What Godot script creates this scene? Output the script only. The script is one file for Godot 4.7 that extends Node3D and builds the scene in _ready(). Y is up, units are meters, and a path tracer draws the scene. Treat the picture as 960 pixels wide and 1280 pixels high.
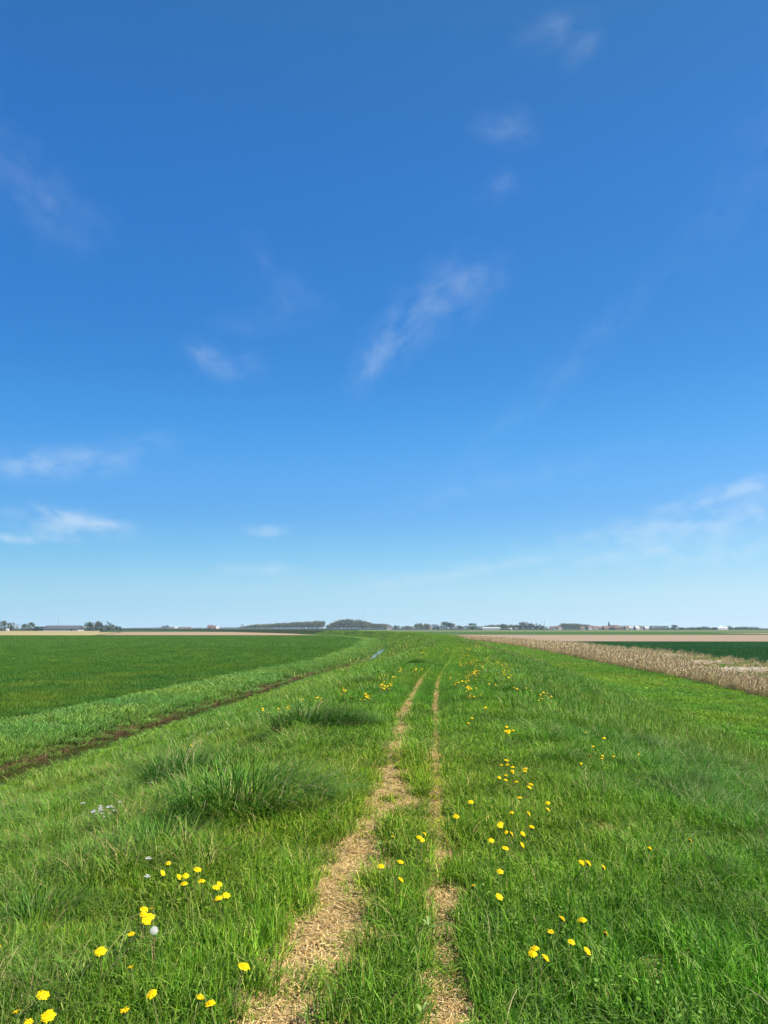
extends Node3D
# A grassy dike between flat fields: everything is laid out along the dike's centre line.
# v = metres to the right of that line, d = metres along it from where the photographer stands.

const D_BESIDE_PATH := [-1.624, 4.908, -1.597, 4.633, -1.462, 4.482, -1.397, 4.494, -1.323, 4.345, -1.37, 4.569, -1.272, 4.44, -1.206, 4.319, -1.197, 4.379, -1.121, 4.26, -1.093, 4.159]
const D_TRIO := [-1.471, 4.005, -1.386, 3.886, -1.381, 3.819, -1.384, 3.756]
const D_CORNER := [-1.979, 3.688, -1.553, 3.147, -1.364, 2.895, -1.023, 3.044, -0.829, 3.344, -0.806, 3.281, -0.78, 2.984, -1.432, 3.488]
const D_CENTRE := [-0.324, 4.737, -0.242, 4.767, -0.236, 4.555, -0.103, 5.495, -0.126, 5.297, -0.106, 5.317]
const D_RIGHT_NEAR := [0.56, 4.002, 0.712, 3.927, 0.741, 3.838, 0.571, 3.731, 0.456, 3.659, 0.608, 3.603, 0.391, 3.529, 0.416, 3.538]
const D_RIGHT_MID := [0.692, 8.202, 0.695, 7.971, 0.736, 8.067, 0.782, 7.977, 0.706, 7.764, 0.747, 7.718, 0.887, 7.814, 0.877, 7.603, 0.682, 7.436, 0.613, 7.317, 0.564, 7.246, 0.767, 7.226, 0.804, 7.12, 0.767, 6.981, 0.725, 6.571, 0.815, 6.212, 0.887, 6.376, 0.573, 5.966, 0.643, 5.926, 0.422, 5.679, 0.498, 5.498, 0.468, 5.412, 0.547, 5.417, 0.619, 5.583, 0.351, 5.321, 0.517, 5.184, 0.406, 5.177, 0.356, 4.654, 0.42, 5.659, 0.149, 6.016, 0.27, 6.31, 0.804, 4.79, 0.831, 4.764, 0.908, 4.677, 0.294, 4.309]
const D_RIGHT_SLOPE := [1.522, 8.41, 1.681, 8.977, 1.941, 9.472, 1.899, 9.148, 1.716, 5.747, 1.305, 5.193, 2.255, 11.961, 2.364, 11.333, 1.966, 10.05, 2.091, 9.575, 2.622, 10.514, 3.975, 30.403, 8.972, 45.299]
const D_RIGHT_FAR := [0.473, 51.75, 1.026, 55.562, 0.79, 55.176, 1.026, 48.374, 1.113, 50.379, 0.862, 49.398, 0.577, 48.274, 0.449, 49.549, 0.929, 48.572, 0.658, 43.637, 0.632, 37.782, 0.641, 37.582, 0.604, 37.071, 0.79, 36.013, 0.675, 34.276, 0.811, 29.481, 0.678, 27.16, 0.603, 29.601, 0.748, 27.315, 1.011, 37.476, 1.121, 32.647, 1.055, 30.482, 1.092, 30.869, 1.051, 28.924, 1.221, 24.49, 1.056, 23.481, 1.17, 25.876, 1.047, 23.117, 1.11, 24.844, 1.126, 24.485, 1.149, 27.175, 1.234, 24.287, 1.02, 23.168, 1.131, 24.42, 0.831, 21.125, 0.82, 21.559, 0.931, 23.469, 0.517, 19.422, 0.409, 20.284, 0.689, 19.218, 0.668, 21.843, 0.803, 19.62, 0.648, 19.652, 0.415, 21.363, 0.438, 18.539, 0.701, 17.516, 0.733, 17.014, 0.805, 17.202, 0.723, 19.632, 0.777, 17.2, 0.879, 17.445, 0.706, 17.104, 0.716, 15.315, 0.723, 15.096, 0.813, 15.032, 0.859, 12.584, 0.845, 12.688, 0.853, 13.036, 2.193, 33.393, 2.32, 31.436, 2.301, 30.26, 2.17, 30.255, 2.502, 33.251, 2.404, 32.942, 2.035, 26.61, 2.132, 26.9, 2.163, 26.741, 1.856, 24.047, 2.472, 28.89, 2.128, 27.015, 2.308, 27.205, 2.464, 31.086, 2.016, 25.219, 2.401, 30.133, 2.23, 29.204, 2.039, 25.446, 2.061, 22.797, 2.161, 23.979, 2.003, 22.264, 1.766, 18.344, 1.872, 18.298, 2.205, 18.661, 2.153, 18.787, 2.372, 18.262, 2.133, 16.216, 2.533, 19.019, 2.077, 15.926, 2.576, 18.668, 2.647, 18.416, 1.535, 56.089, 1.981, 55.024, 2.431, 63.245, 1.95, 61.948, 1.965, 59.87, 4.418, 79.958, 2.858, 62.366, 2.596, 60.99, 2.709, 62.045, 2.989, 60.265, 0.98, 112.491, 1.718, 112.111, 1.865, 123.685, 1.39, 116.404, 2.425, 130.249, 1.556, 115.034, 1.959, 122.06, -0.311, 48.225, -0.349, 50.092, -0.148, 45.185, 1.403, 19.385, 1.259, 18.523, 1.371, 18.431, 1.427, 27.085, 1.436, 29.836, 1.288, 29.442, 0.903, 36.335, 1.754, 35.63, 1.9, 39.822, 1.358, 25.973, 1.256, 32.619, 1.068, 10.44, 0.926, 10.357, 0.946, 10.239, 0.968, 10.072, 0.934, 10.303, 0.518, 11.582, 0.522, 11.173, 4.129, 31.617, 4.303, 32.864]
const D_LEFT_FAR := [-0.983, 18.473, -1.248, 18.513, -1.064, 18.309, -1.225, 18.079, -1.064, 18.298, -1.156, 17.76, -1.044, 17.79, -1.233, 18.158, -1.203, 19.201, -1.05, 18.189, -1.125, 17.229, -1.182, 18.629, -1.295, 15.184, -1.253, 15.329, -1.379, 15.53, -1.385, 15.627, -2.07, 18.315, -2.086, 18.502, -2.153, 18.335, -1.996, 17.47, -2.128, 18.114, -2.719, 17.806, -2.456, 16.667, -2.974, 17.951, -2.487, 17.016, -2.288, 16.218, -2.782, 17.443, -3.121, 16.79, -3.357, 17.024, -3.013, 16.037, -2.898, 16.026, -2.886, 15.483, -3.796, 17.776, -4.251, 19.243, -3.993, 18.123, -1.384, 21.547, -1.523, 21.413, -1.494, 21.434, -1.211, 24.874, -1.343, 25.933, -1.214, 24.399, -0.776, 25.839, -0.63, 24.334, -0.565, 24.97, -0.739, 24.804, -1.571, 44.541, -2.578, 58.216, -1.676, 44.774, -1.193, 34.904, -1.163, 37.856, -1.535, 40.909, -1.605, 43.157, -1.256, 39.509, -1.415, 41.244, -2.097, 47.831, -1.137, 21.434, -1.172, 21.206, -3.928, 12.629]
const D_MANY := [0.844, 42.958, 1.058, 46.252, 0.943, 47.782, 0.962, 48.779, 0.558, 50.945, 0.432, 47.778, 0.93, 44.597, 0.934, 47.745, 0.988, 48.573, 0.251, 45.778, 0.652, 47.795, 0.705, 41.875, 1.126, 47.727, 0.457, 46.151, 0.602, 32.758, 0.486, 35.994, 0.749, 38.348, 0.675, 35.284, 0.755, 37.177, 0.785, 30.683, 0.46, 38.337, 0.697, 37.695, 0.6, 27.855, 0.8, 28.147, 0.81, 28.49, 0.596, 31.581, 0.743, 30.209, 0.715, 28.782, 0.966, 31.782, 1.252, 29.789, 0.931, 31.432, 1.09, 29.997, 1.165, 31.413, 1.067, 29.384, 0.958, 28.763, 1.125, 32.36, 1.034, 30.657, 0.924, 37.027, 1.11, 22.535, 1.1, 24.223, 1.139, 25.659, 1.132, 23.314, 1.092, 23.183, 1.004, 23.896, 1.048, 24.931, 1.137, 24.15, 1.18, 23.572, 0.962, 22.651, 0.954, 24.337, 1.146, 24.516, 1.162, 24.398, 0.992, 23.287, 1.127, 25.672, 1.117, 24.448, 1.159, 25.239, 1.132, 24.678, 0.936, 22.969, 0.909, 22.736, 0.858, 21.059, 0.789, 22.553, 0.761, 23.201, 0.509, 19.98, 0.677, 19.321, 0.517, 19.927, 0.395, 19.558, 0.564, 21.058, 0.483, 19.573, 0.582, 19.517, 0.523, 19.923, 0.78, 18.419, 0.755, 17.457, 0.679, 16.871, 0.953, 16.53, 0.802, 18.158, 0.764, 17.785, 0.756, 16.632, 0.798, 18.338, 2.482, 33.053, 2.557, 34.791, 2.81, 36.71, 2.235, 30.796, 1.922, 31.783, 1.954, 28.796, 2.443, 34.292, 2.087, 33.731, 2.341, 33.512, 2.356, 33.207, 1.868, 24.318, 2.392, 28.98, 2.099, 25.445, 2.504, 30.266, 2.573, 29.717, 2.452, 29.964, 2.083, 25.976, 2.047, 26.69, 2.374, 28.853, 2.454, 27.544, 2.15, 25.903, 2.389, 26.6, 2.167, 26.182, 2.406, 29.591, 2.048, 24.569, 2.085, 26.318, 2.596, 29.496, 2.303, 28.633, 2.441, 29.931, 2.396, 29.169, 2.448, 30.676, 2.011, 25.62, 2.254, 24.894, 2.27, 24.1, 2.149, 23.035, 2.103, 23.423, 1.932, 22.707, 2.698, 19.129, 2.362, 16.987, 2.563, 18.613, 2.285, 17.046, 2.636, 18.744, 2.356, 17.829, 3.17, 74.289, 2.035, 62.111, 1.67, 54.99, 1.606, 54.741, 1.707, 56.992, 1.973, 60.654, 1.966, 57.018, 1.52, 54.256, 2.005, 59.742, 1.842, 55.903, 2.673, 53.632, 2.794, 58.25, 2.107, 54.736, 5.009, 85.421, 2.023, 48.06, 3.473, 69.429, 1.934, 54.745, 7.047, 100.493, 2.831, 57.231, 2.358, 54.093, 2.902, 60.943, 5.447, 88.612, 1.408, 121.321, 27.138, 307.108, 30.366, 314.769, 1.691, 138.572, 1.141, 115.737, 28.096, 313.149, 1.178, 108.637, 1.431, 116.857, 27.988, 313.132, 26.325, 304.293, 26.159, 306.14, 1.816, 114.889, 30.321, 323.047, 1.77, 123.672, 1.405, 27.041, 0.807, 19.567, 1.056, 21.351, 1.394, 30.872, 1.487, 30.932, 1.446, 21.917, 1.648, 19.981, 1.027, 24.087, 1.686, 29.5, 1.6, 28.522, 1.108, 34.938, 1.865, 29.937, 2.149, 34.076, 1.282, 27.38, 1.374, 22.942, 1.217, 23.509, -1.163, 18.711, -1.2, 18.384, -1.019, 17.67, -1.112, 18.515, -1.084, 18.179, -1.212, 17.942, -1.272, 18.456, -1.349, 19.025, -1.19, 19.079, -1.261, 18.485, -1.143, 18.599, -1.12, 18.668, -1.296, 18.725, -1.258, 18.667, -2.336, 19.122, -2.085, 17.684, -2.167, 18.14, -2.107, 17.805, -2.097, 18.41, -1.787, 16.973, -2.276, 15.99, -2.651, 17.443, -2.746, 17.666, -2.546, 17.081, -2.552, 16.93, -2.683, 17.522, -1.238, 33.994, -2.045, 51.952, -2.097, 47.407, -1.078, 41.074, -1.36, 36.179, -1.725, 38.98, -0.885, 41.355, -1.167, 39.236, -2.298, 44.504, -2.503, 63.084, -1.423, 44.124, -1.342, 40.133, -2.442, 59.667, -1.878, 46.943, -0.856, 25.311, -0.655, 23.288, -0.704, 24.353, -0.62, 24.159, -0.772, 25.14, -0.766, 23.769, -2.854, 15.539, -3.143, 16.669, -2.75, 15.234, -3.015, 16.33, -1.306, 15.8, -1.251, 15.764, -1.43, 15.348, -1.309, 14.899, -1.228, 15.162, -2.075, 73.813, -1.411, 111.841, 0.36, 108.576, -1.547, 83.927, -1.489, 66.551, -0.753, 90.583, -1.081, 60.397, -1.015, 51.838]
const D_BUDS := [-1.42, 3.765, -1.402, 4.03, -1.529, 3.011, -1.501, 2.952, -1.147, 3.07, -1.247, 3.395, -0.934, 3.13, 0.503, 3.878, 0.237, 4.48, -0.318, 5.457]
const D_SEED := [-1.263, 3.628]
const W_NEAR := [-1.807, 5.039, -1.693, 4.714, -3.266, 9.088, -3.162, 8.85, -4.674, 9.044, 2.613, 13.844, -4.001, 8.979]
const W_PATCH := [-3.407, 8.034, -3.5, 8.262, -3.158, 7.53, -3.178, 7.702, -3.094, 7.419, -3.295, 8.113, -3.371, 7.794, -3.071, 7.476, -3.251, 7.949, -3.426, 7.94, -3.467, 8.036, -3.145, 7.912, -3.006, 7.281, -3.111, 7.678, -3.427, 8, -3.472, 8.038, -3.368, 7.974, -3.135, 7.647, -3.395, 7.99, -3.343, 7.937, -3.246, 7.666, -3.211, 7.595]
const W_LEFT := [-5.091, 16.222, -5.384, 17.091, -4.992, 16.188, -4.603, 16.022, -4.698, 16.638, -4.738, 16.403, -4.669, 16.396, -4.65, 19.734, -4.587, 19.462, -4.476, 19.423, -3.875, 17.365, -4.781, 20.084, -4.267, 18.951, -5.437, 19.413, -4.881, 18.07, -4.328, 16.459, -4.764, 18.187]
const W_RIGHT := [2.312, 41.15, 2.583, 47.158, 2.295, 39.12, 2.277, 43.48, 2.498, 34.495, 2.487, 33.878, 2.372, 32.988, 2.853, 32.593, 2.933, 31.43, 2.998, 31.697, 2.596, 30.251, 2.983, 33.945, 2.97, 32.609, 2.811, 30.866, 2.62, 30.735, 2.751, 31.983, 2.708, 30.037, 3.02, 31.877, 2.597, 30.268, 2.921, 24.559, 2.896, 24.843, 3.115, 25.275, 3.088, 25.341, 3.138, 25.839, 3.178, 24.159, 2.846, 19.856, 2.976, 20.234, 1.673, 44.257, 1.607, 45.094, 1.888, 46.129]
const TUSSOCKS := [[-2.90, 9.47, 1.20, 1], [-1.56, 6.69, 1.20, 0], [-1.86, 12.15, 1.25, 1], [-1.99, 5.85, 0.70, 0], [-2.20, 4.54, 0.55, 0], [2.72, 9.12, 0.65, 0], [4.82, 13.72, 0.65, 0], [1.46, 9.42, 0.50, 0], [1.70, 5.50, 0.45, 0], [1.91, 19.97, 0.60, 0], [-0.45, 33.64, 0.60, 0], [2.01, 70.02, 0.80, 0], [6.23, 46.37, 0.80, 0], [4.94, 27.12, 0.70, 0], [3.19, 13.13, 0.70, 0], [-1.32, 33.94, 0.70, 0], [-2.15, 23.11, 0.70, 0], [-1.28, 12.47, 0.70, 0]]
const TREES := [[-482.2, 840, 11.5, 11.3, 0], [-474.9, 845, 9.8, 8.7, 1], [-469.3, 850, 8.5, 7.9, 2], [-449.1, 835, 9.6, 12.1, 0], [-441.6, 838, 5.4, 6.9, 3], [-439.1, 842, 5.0, 6.1, 3], [-436.6, 846, 5.1, 6.1, 3], [-393.4, 860, 10.5, 8.9, 0], [-388.2, 865, 9.5, 8.1, 1], [-379.5, 858, 11.2, 8.0, 0], [-376.7, 862, 6.8, 5.3, 3], [-363.2, 850, 10.4, 8.8, 0], [-359.3, 855, 6.7, 6.2, 1], [-353.0, 852, 5.0, 5.3, 3], [-375.8, 1500, 12.2, 9.3, 2], [-704.5, 2000, 9.6, 18.6, 0], [-3.0, 1450, 10.4, 12.0, 1], [5.9, 1450, 8.9, 10.5, 0], [19.8, 1500, 15.3, 23.3, 0], [32.5, 1520, 12.3, 17.3, 0], [44.2, 1500, 8.3, 12.4, 1], [58.4, 1250, 10.4, 15.5, 4], [123.3, 1450, 11.1, 9.0, 0], [147.2, 1400, 12.8, 13.0, 0], [158.2, 1410, 14.0, 17.5, 0], [169.3, 1420, 12.0, 13.2, 0], [178.1, 1400, 11.2, 11.6, 0], [186.5, 1400, 9.3, 10.1, 1], [446.2, 1500, 9.1, 12.4, 0], [493.0, 1500, 6.0, 14.0, 0], [504.7, 1500, 6.0, 12.4, 0], [517.8, 1500, 4.4, 12.4, 0], [528.7, 1450, 7.4, 10.5, 0], [479.9, 1500, 4.4, 12.4, 1], [459.4, 1500, 4.4, 10.9, 1], [518.9, 1450, 4.4, 7.5, 0], [-94.9, 1600, 10.3, 13.2, 2], [-82.6, 1650, 8.8, 11.9, 0], [-60.7, 1700, 8.0, 14.1, 1]]
const WOODS := [[1700, [[-429.5, 6.3], [-413.4, 10.7], [-377.7, 13.3], [-342.1, 15.4], [-297.7, 18.6], [-267.6, 20.4], [-246.4, 19.5]]], [1750, [[-244.6, 10.0], [-231.9, 16.3], [-213.8, 22.1], [-195.7, 23.6], [-175.8, 23.9], [-159.6, 19.0], [-137.9, 14.5], [-109.2, 12.7]]], [1500, [[-36.0, 13.3], [-12.2, 12.5]]], [1600, [[95.7, 7.8], [108.7, 11.1], [161.8, 11.1]]], [1700, [[258.7, 6.3], [268.9, 13.7], [292.6, 14.7], [312.9, 12.4], [328.1, 10.7]]], [1600, [[591.2, 4.8], [605.1, 6.5], [633.0, 6.1], [645.3, 2.8]]]]
const TREE_LINES := [[2300, [[-945.6, 3.4], [-827.3, 5.8], [-729.4, 4.8], [-583.5, 6.7]]], [2000, [[-124.7, 7.6], [-46.9, 8.0]]], [1800, [[51.2, 9.0], [109.5, 8.3]]], [1900, [[182.6, 10.5], [296.8, 5.8]]], [1900, [[362.9, 9.5], [410.0, 7.6], [466.3, 8.6], [550.3, 8.6]]], [1900, [[550.3, 5.8], [707.6, 4.2]]], [1900, [[744.3, 0.7], [835.8, 1.1]]]]
const HOUSES := [[-515.6, 1500, 10.0, 4.0, 1, 0], [-516.0, 1520, 8.0, 5.0, 2, 0], [-527.8, 1600, 12.0, 4.0, 1, 1], [-514.2, 1600, 9.0, 4.0, 0, 1], [-395.2, 1350, 9.0, 7.0, 0, 2], [-391.7, 1360, 8.0, 6.0, 0, 2], [-379.5, 1340, 5.0, 4.4, 2, 0], [-95.1, 1550, 6.0, 5.5, 1, 0], [-90.9, 1560, 5.0, 6.0, 1, 0], [219.3, 1500, 9.0, 5.0, 0, 0], [229.8, 1520, 9.0, 5.4, 1, 1], [232.8, 1500, 8.0, 5.0, 0, 0], [279.8, 1450, 8.0, 6.0, 0, 0], [299.9, 1500, 10.0, 5.5, 0, 1], [312.9, 1520, 9.0, 5.0, 0, 2], [319.2, 1500, 11.0, 6.0, 0, 2], [332.6, 1500, 10.0, 6.0, 0, 2], [340.0, 1500, 9.0, 6.5, 0, 2], [351.2, 1510, 9.0, 5.6, 1, 2], [359.2, 1500, 10.0, 6.0, 0, 1], [364.2, 1490, 8.0, 5.0, 2, 0], [371.9, 1480, 9.0, 5.5, 2, 0], [385.8, 1500, 8.0, 5.0, 1, 0], [392.0, 1490, 8.0, 5.0, 2, 0], [-10.3, 1440, 4.0, 4.0, 0, 0], [274.3, 1490, 8.0, 5.0, 0, 1]]
const CIRRUS := [[1.31, 24.12, 6.82, 2.96, 25, 0.2], [-2.25, 21.76, 6.92, 2.08, 46, 0.3], [-4.91, 19.33, 4.66, 1.16, 60, 0.34], [-17.02, 19.25, 3.41, 1.25, -25, 0.3], [-14.76, 18.83, 3.44, 1.49, 10, 0.2], [10.24, 39.55, 3.95, 1.19, 0, 0.2], [12.22, 38.34, 2.48, 0.99, 25, 0.16], [5.94, 34.51, 3.68, 1.37, -8, 0.22], [5.45, 31.04, 3.24, 1.19, 15, 0.14], [3.06, 25.03, 5.08, 1.69, 15, 0.16], [-30.50, 28.91, 9.51, 2.75, -42, 0.12], [-28.01, 27.48, 6.18, 2.06, -15, 0.1], [-27.71, 11.04, 10.85, 1.30, 7, 0.55], [-23.59, 12.36, 9.48, 1.00, 14, 0.22], [-26.20, 7.04, 7.13, 1.21, -4, 0.75], [-28.64, 5.94, 4.84, 0.43, -1, 1.1], [-27.01, 7.77, 2.73, 0.49, -18, 0.7], [-23.86, 7.15, 4.46, 0.50, -3, 0.75], [-12.39, 7.00, 3.05, 0.53, -2, 0.7], [-13.09, 4.30, 5.25, 0.52, 0, 0.62], [17.82, 7.08, 17.65, 1.65, 8, 0.7], [19.74, 5.08, 14.12, 1.41, 6, 0.55], [21.00, 9.24, 8.63, 0.75, 12, 0.75], [14.56, 5.26, 13.49, 0.67, 10, 0.5], [0.92, 3.99, 12.95, 0.71, 9, 0.4], [5.60, 4.59, 10.50, 0.47, 9, 0.45], [9.49, 18.01, 21.64, 1.48, 42, 0.1], [5.75, 10.72, 19.28, 1.05, 12, 0.12], [23.14, 28.86, 11.50, 3.00, 55, 0.06], [-11.90, 24.70, 6.76, 2.03, -45, 0.1], [-13.05, 22.17, 8.53, 1.36, 15, 0.1], [-6.76, 3.18, 17.68, 1.18, 0, 0.14], [-17.72, 3.37, 14.90, 1.15, 0, 0.1]]
const CENTRE := [-20, 0, 0, 0, 22, 0, 40, 0.7, 58, 1.2, 85, 1.0, 120, 0.7, 160, 0, 220, -4, 280, -12, 375, -40, 500, -92, 700, -190, 1200, -450, 5000, -2400]
const DITCH := [-20, 0, 0, 0, 20, 0, 45, -0.2, 66, 0.0, 80, 1.5, 94, 1.9, 130, 1.0, 176, 0, 300, 0, 5000, 0]
const PROFILE := [-6000, -2.1, -17, -2.1, -13.4, -2.08, -12.55, -2.16, -12.3, -2.3, -12.1, -2.5, -11.9, -2.7, -11.4, -2.62, -11.0, -2.43, -10.6, -2.33, -8.5, -1.9, -3.0, -0.34, -2.2, -0.13, -1.5, -0.02, -0.8, 0.0, 0.9, 0.0, 1.5, -0.03, 2.2, -0.14, 3.0, -0.34, 8.6, -1.9, 9.6, -2.06, 11, -2.15, 17, -2.25, 18, -2.33, 24, -2.3, 30, -2.15, 40, -2.1, 6000, -2.1]
const LEFT_RUT := [0, -0.6, 3, -0.6, 3.8, -0.6, 4.8, -0.58, 5.9, -0.55, 7, -0.44, 9.7, -0.47, 14.4, -0.55, 20, -0.5, 40, -0.45, 600, -0.45]
const LEFT_WIDE := [0, 0.19, 3, 0.19, 4.8, 0.22, 5.9, 0.18, 7, 0.18, 9.7, 0.19, 14.4, 0.18, 17, 0.13, 20, 0.11, 40, 0.10, 600, 0.08]
const BARE := [[2.6, 0.4], [3.25, 0.25], [4.0, 0.1], [4.8, 0.22], [5.75, 0.35], [7.0, 0.2], [9.4, 0.9], [14.3, 1.3]]
const SUN := Vector3(0.60, 0.73, 0.33)

var rng := RandomNumberGenerator.new()
var n_fine := FastNoiseLite.new()
var n_patch := FastNoiseLite.new()
var n_wide := FastNoiseLite.new()
var taken := {}
var centre_t := PackedFloat32Array()

# ---------------------------------------------------------------- small helpers
func numbered(called: String) -> String:
	taken[called] = taken.get(called, -1) + 1
	return called if taken[called] == 0 else "%s_%03d" % [called, taken[called]]

func tag(o: Node, label: String, category: String, group := "", kind := "") -> Node:
	if label: o.set_meta("label", label)
	if category: o.set_meta("category", category)
	if group: o.set_meta("group", group)
	if kind: o.set_meta("kind", kind)
	return o

func put(called: String, mesh: Mesh, m: Material, parent: Node = null) -> MeshInstance3D:
	var o := MeshInstance3D.new()
	o.name = called if parent else numbered(called)
	o.mesh = mesh
	if m: o.material_override = m
	(parent if parent else self).add_child(o, true)
	return o

func thing(called: String, at: Vector3, turn := 0.0) -> Node3D:
	var o := Node3D.new()
	o.name = numbered(called)
	add_child(o)
	o.position = at
	o.rotation.y = turn
	return o

func again(o: Node3D, called: String) -> Node3D:
	var c: Node3D = o.duplicate()
	c.name = numbered(called)
	add_child(c)
	return c

func hermite(t: Array, x: float) -> float:
	var n := t.size() / 2
	if x <= t[0]: return t[1]
	if x >= t[2 * n - 2]: return t[2 * n - 1]
	var i := 0
	while x >= t[2 * i + 2]: i += 1
	var p := maxi(i - 1, 0)
	var q := mini(i + 2, n - 1)
	var x0: float = t[2 * i]
	var h: float = t[2 * i + 2] - x0
	var a: float = (t[2 * i + 3] - t[2 * p + 1]) / float(t[2 * i + 2] - t[2 * p])
	var b: float = (t[2 * q + 1] - t[2 * i + 1]) / float(t[2 * q] - x0)
	var s := (x - x0) / h
	return (2 * s * s * s - 3 * s * s + 1) * t[2 * i + 1] + (s * s * s - 2 * s * s + s) * h * a + (3 * s * s - 2 * s * s * s) * t[2 * i + 3] + (s * s * s - s * s) * h * b

func linear_of(t: Array, x: float) -> float:
	var i := 0
	while i < t.size() - 4 and x >= t[i + 2]: i += 2
	return lerpf(t[i + 1], t[i + 3], clampf((x - t[i]) / float(t[i + 2] - t[i]), 0, 1))

func side(v: float, d: float) -> float:   # world x
	var b := smoothstep(4.0, 9.0, -v) * (1.0 - smoothstep(17.0, 40.0, -v))
	if v < -6.0 and d > 80.0 and d < 190.0:   # the ditch widens at the bend
		b += 0.75 * smoothstep(-12.1, -11.4, v) * (1.0 - smoothstep(-11.0, -6.0, v)) * smoothstep(80, 92, d) * (1.0 - smoothstep(165, 190, d)) / maxf(hermite(DITCH, d), 0.4)
	return hermite(CENTRE, d) + v + (hermite(DITCH, d) * b if b > 0 else 0.0)

func wear(v: float, d: float) -> float:   # 1 = bare trodden track, 0 = meadow
	if v < -1.3 or v > 2.2 or d > 90: return 0.0
	var n := n_fine.get_noise_2d(v * 260, d * 150)
	var m := n_patch.get_noise_2d(v * 60, d * 34)
	var w := linear_of(LEFT_WIDE, d)
	var l := 1.2 - absf(v - hermite(LEFT_RUT, d) - 0.08 * m) / (w * 1.25) + 1.0 * n + 0.5 * m - 0.45 * smoothstep(20, 42, d)
	var bare := 0.0
	for s in BARE: bare = maxf(bare, smoothstep(0, 1, 1.5 - absf(d - s[0]) / s[1]))
	var r := 1.2 - absf(v - 0.03 - 0.03 * m) / 0.14 + 0.6 * n + 0.4 * m - lerpf(0.38, 0.28, smoothstep(6, 12, d)) * (1.0 - bare) - 0.45 * smoothstep(18, 40, d)
	var spots := 0.0
	for s in [[1.18, 15.0, 0.22], [0.98, 3.9, 0.13], [1.35, 6.4, 0.12]]:
		spots = maxf(spots, 1.1 - Vector2((v - s[0]) * 1.0, (d - s[1]) * 0.45).length() / s[2] + 0.7 * n)
	return clampf(maxf(maxf(l, r), spots), 0.0, 1.0)

func height(v: float, d: float) -> float:
	var y := linear_of(PROFILE, v)
	if d < 160 and v > -60 and v < 60:
		var k := 0.018 if absf(v) < 1.6 else 0.06
		if v < -10.4 and v > -13.0: k = 0.02
		y += k * n_patch.get_noise_2d(v * 40, d * 30) + 0.4 * k * n_fine.get_noise_2d(v * 50, d * 50)
		if absf(v) < 1.3 and d < 60:
			y -= 0.035 * wear(v, d)
	return y

func spot(v: float, d: float, lift := 0.0) -> Vector3:
	return Vector3(side(v, d), height(v, d) + lift, -d)

func in_sight(x: float, d: float) -> bool:
	return x > -0.64 * d - 1.2 and x < 0.50 * d + 1.2

# ---------------------------------------------------------------- materials
func plain(c: Color, rough := 0.8, spec := 0.4) -> StandardMaterial3D:   # c is a linear base colour
	var m := StandardMaterial3D.new()
	m.albedo_color = c.linear_to_srgb()
	m.roughness = rough
	m.metallic_specular = spec
	return m

func tinted(rough := 0.6, spec := 0.4, through := Color.BLACK) -> StandardMaterial3D:   # colour comes from vertices and copies
	var m := StandardMaterial3D.new()
	m.vertex_color_use_as_albedo = true
	m.roughness = rough
	m.metallic_specular = spec
	if through != Color.BLACK:
		m.backlight_enabled = true
		m.backlight = through
	return m

func mottled(m: StandardMaterial3D, lo: Color, hi: Color, scale: float, freq: float, sd: int, bump := 0.0) -> StandardMaterial3D:
	var n := FastNoiseLite.new()
	n.seed = sd
	n.frequency = freq
	n.fractal_octaves = 5
	var g := Gradient.new()
	g.set_color(0, lo.linear_to_srgb())
	g.set_color(1, hi.linear_to_srgb())
	var t := NoiseTexture2D.new()
	t.width = 1024
	t.height = 1024
	t.seamless = true
	t.noise = n
	t.color_ramp = g
	m.albedo_texture = t
	m.uv1_triplanar = true
	m.uv1_world_triplanar = true
	m.uv1_scale = Vector3.ONE * scale
	if bump > 0:
		var h := NoiseTexture2D.new()
		h.width = 1024
		h.height = 1024
		h.seamless = true
		h.noise = n
		m.heightmap_enabled = true
		m.heightmap_texture = h
		m.heightmap_scale = bump
	return m

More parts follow.
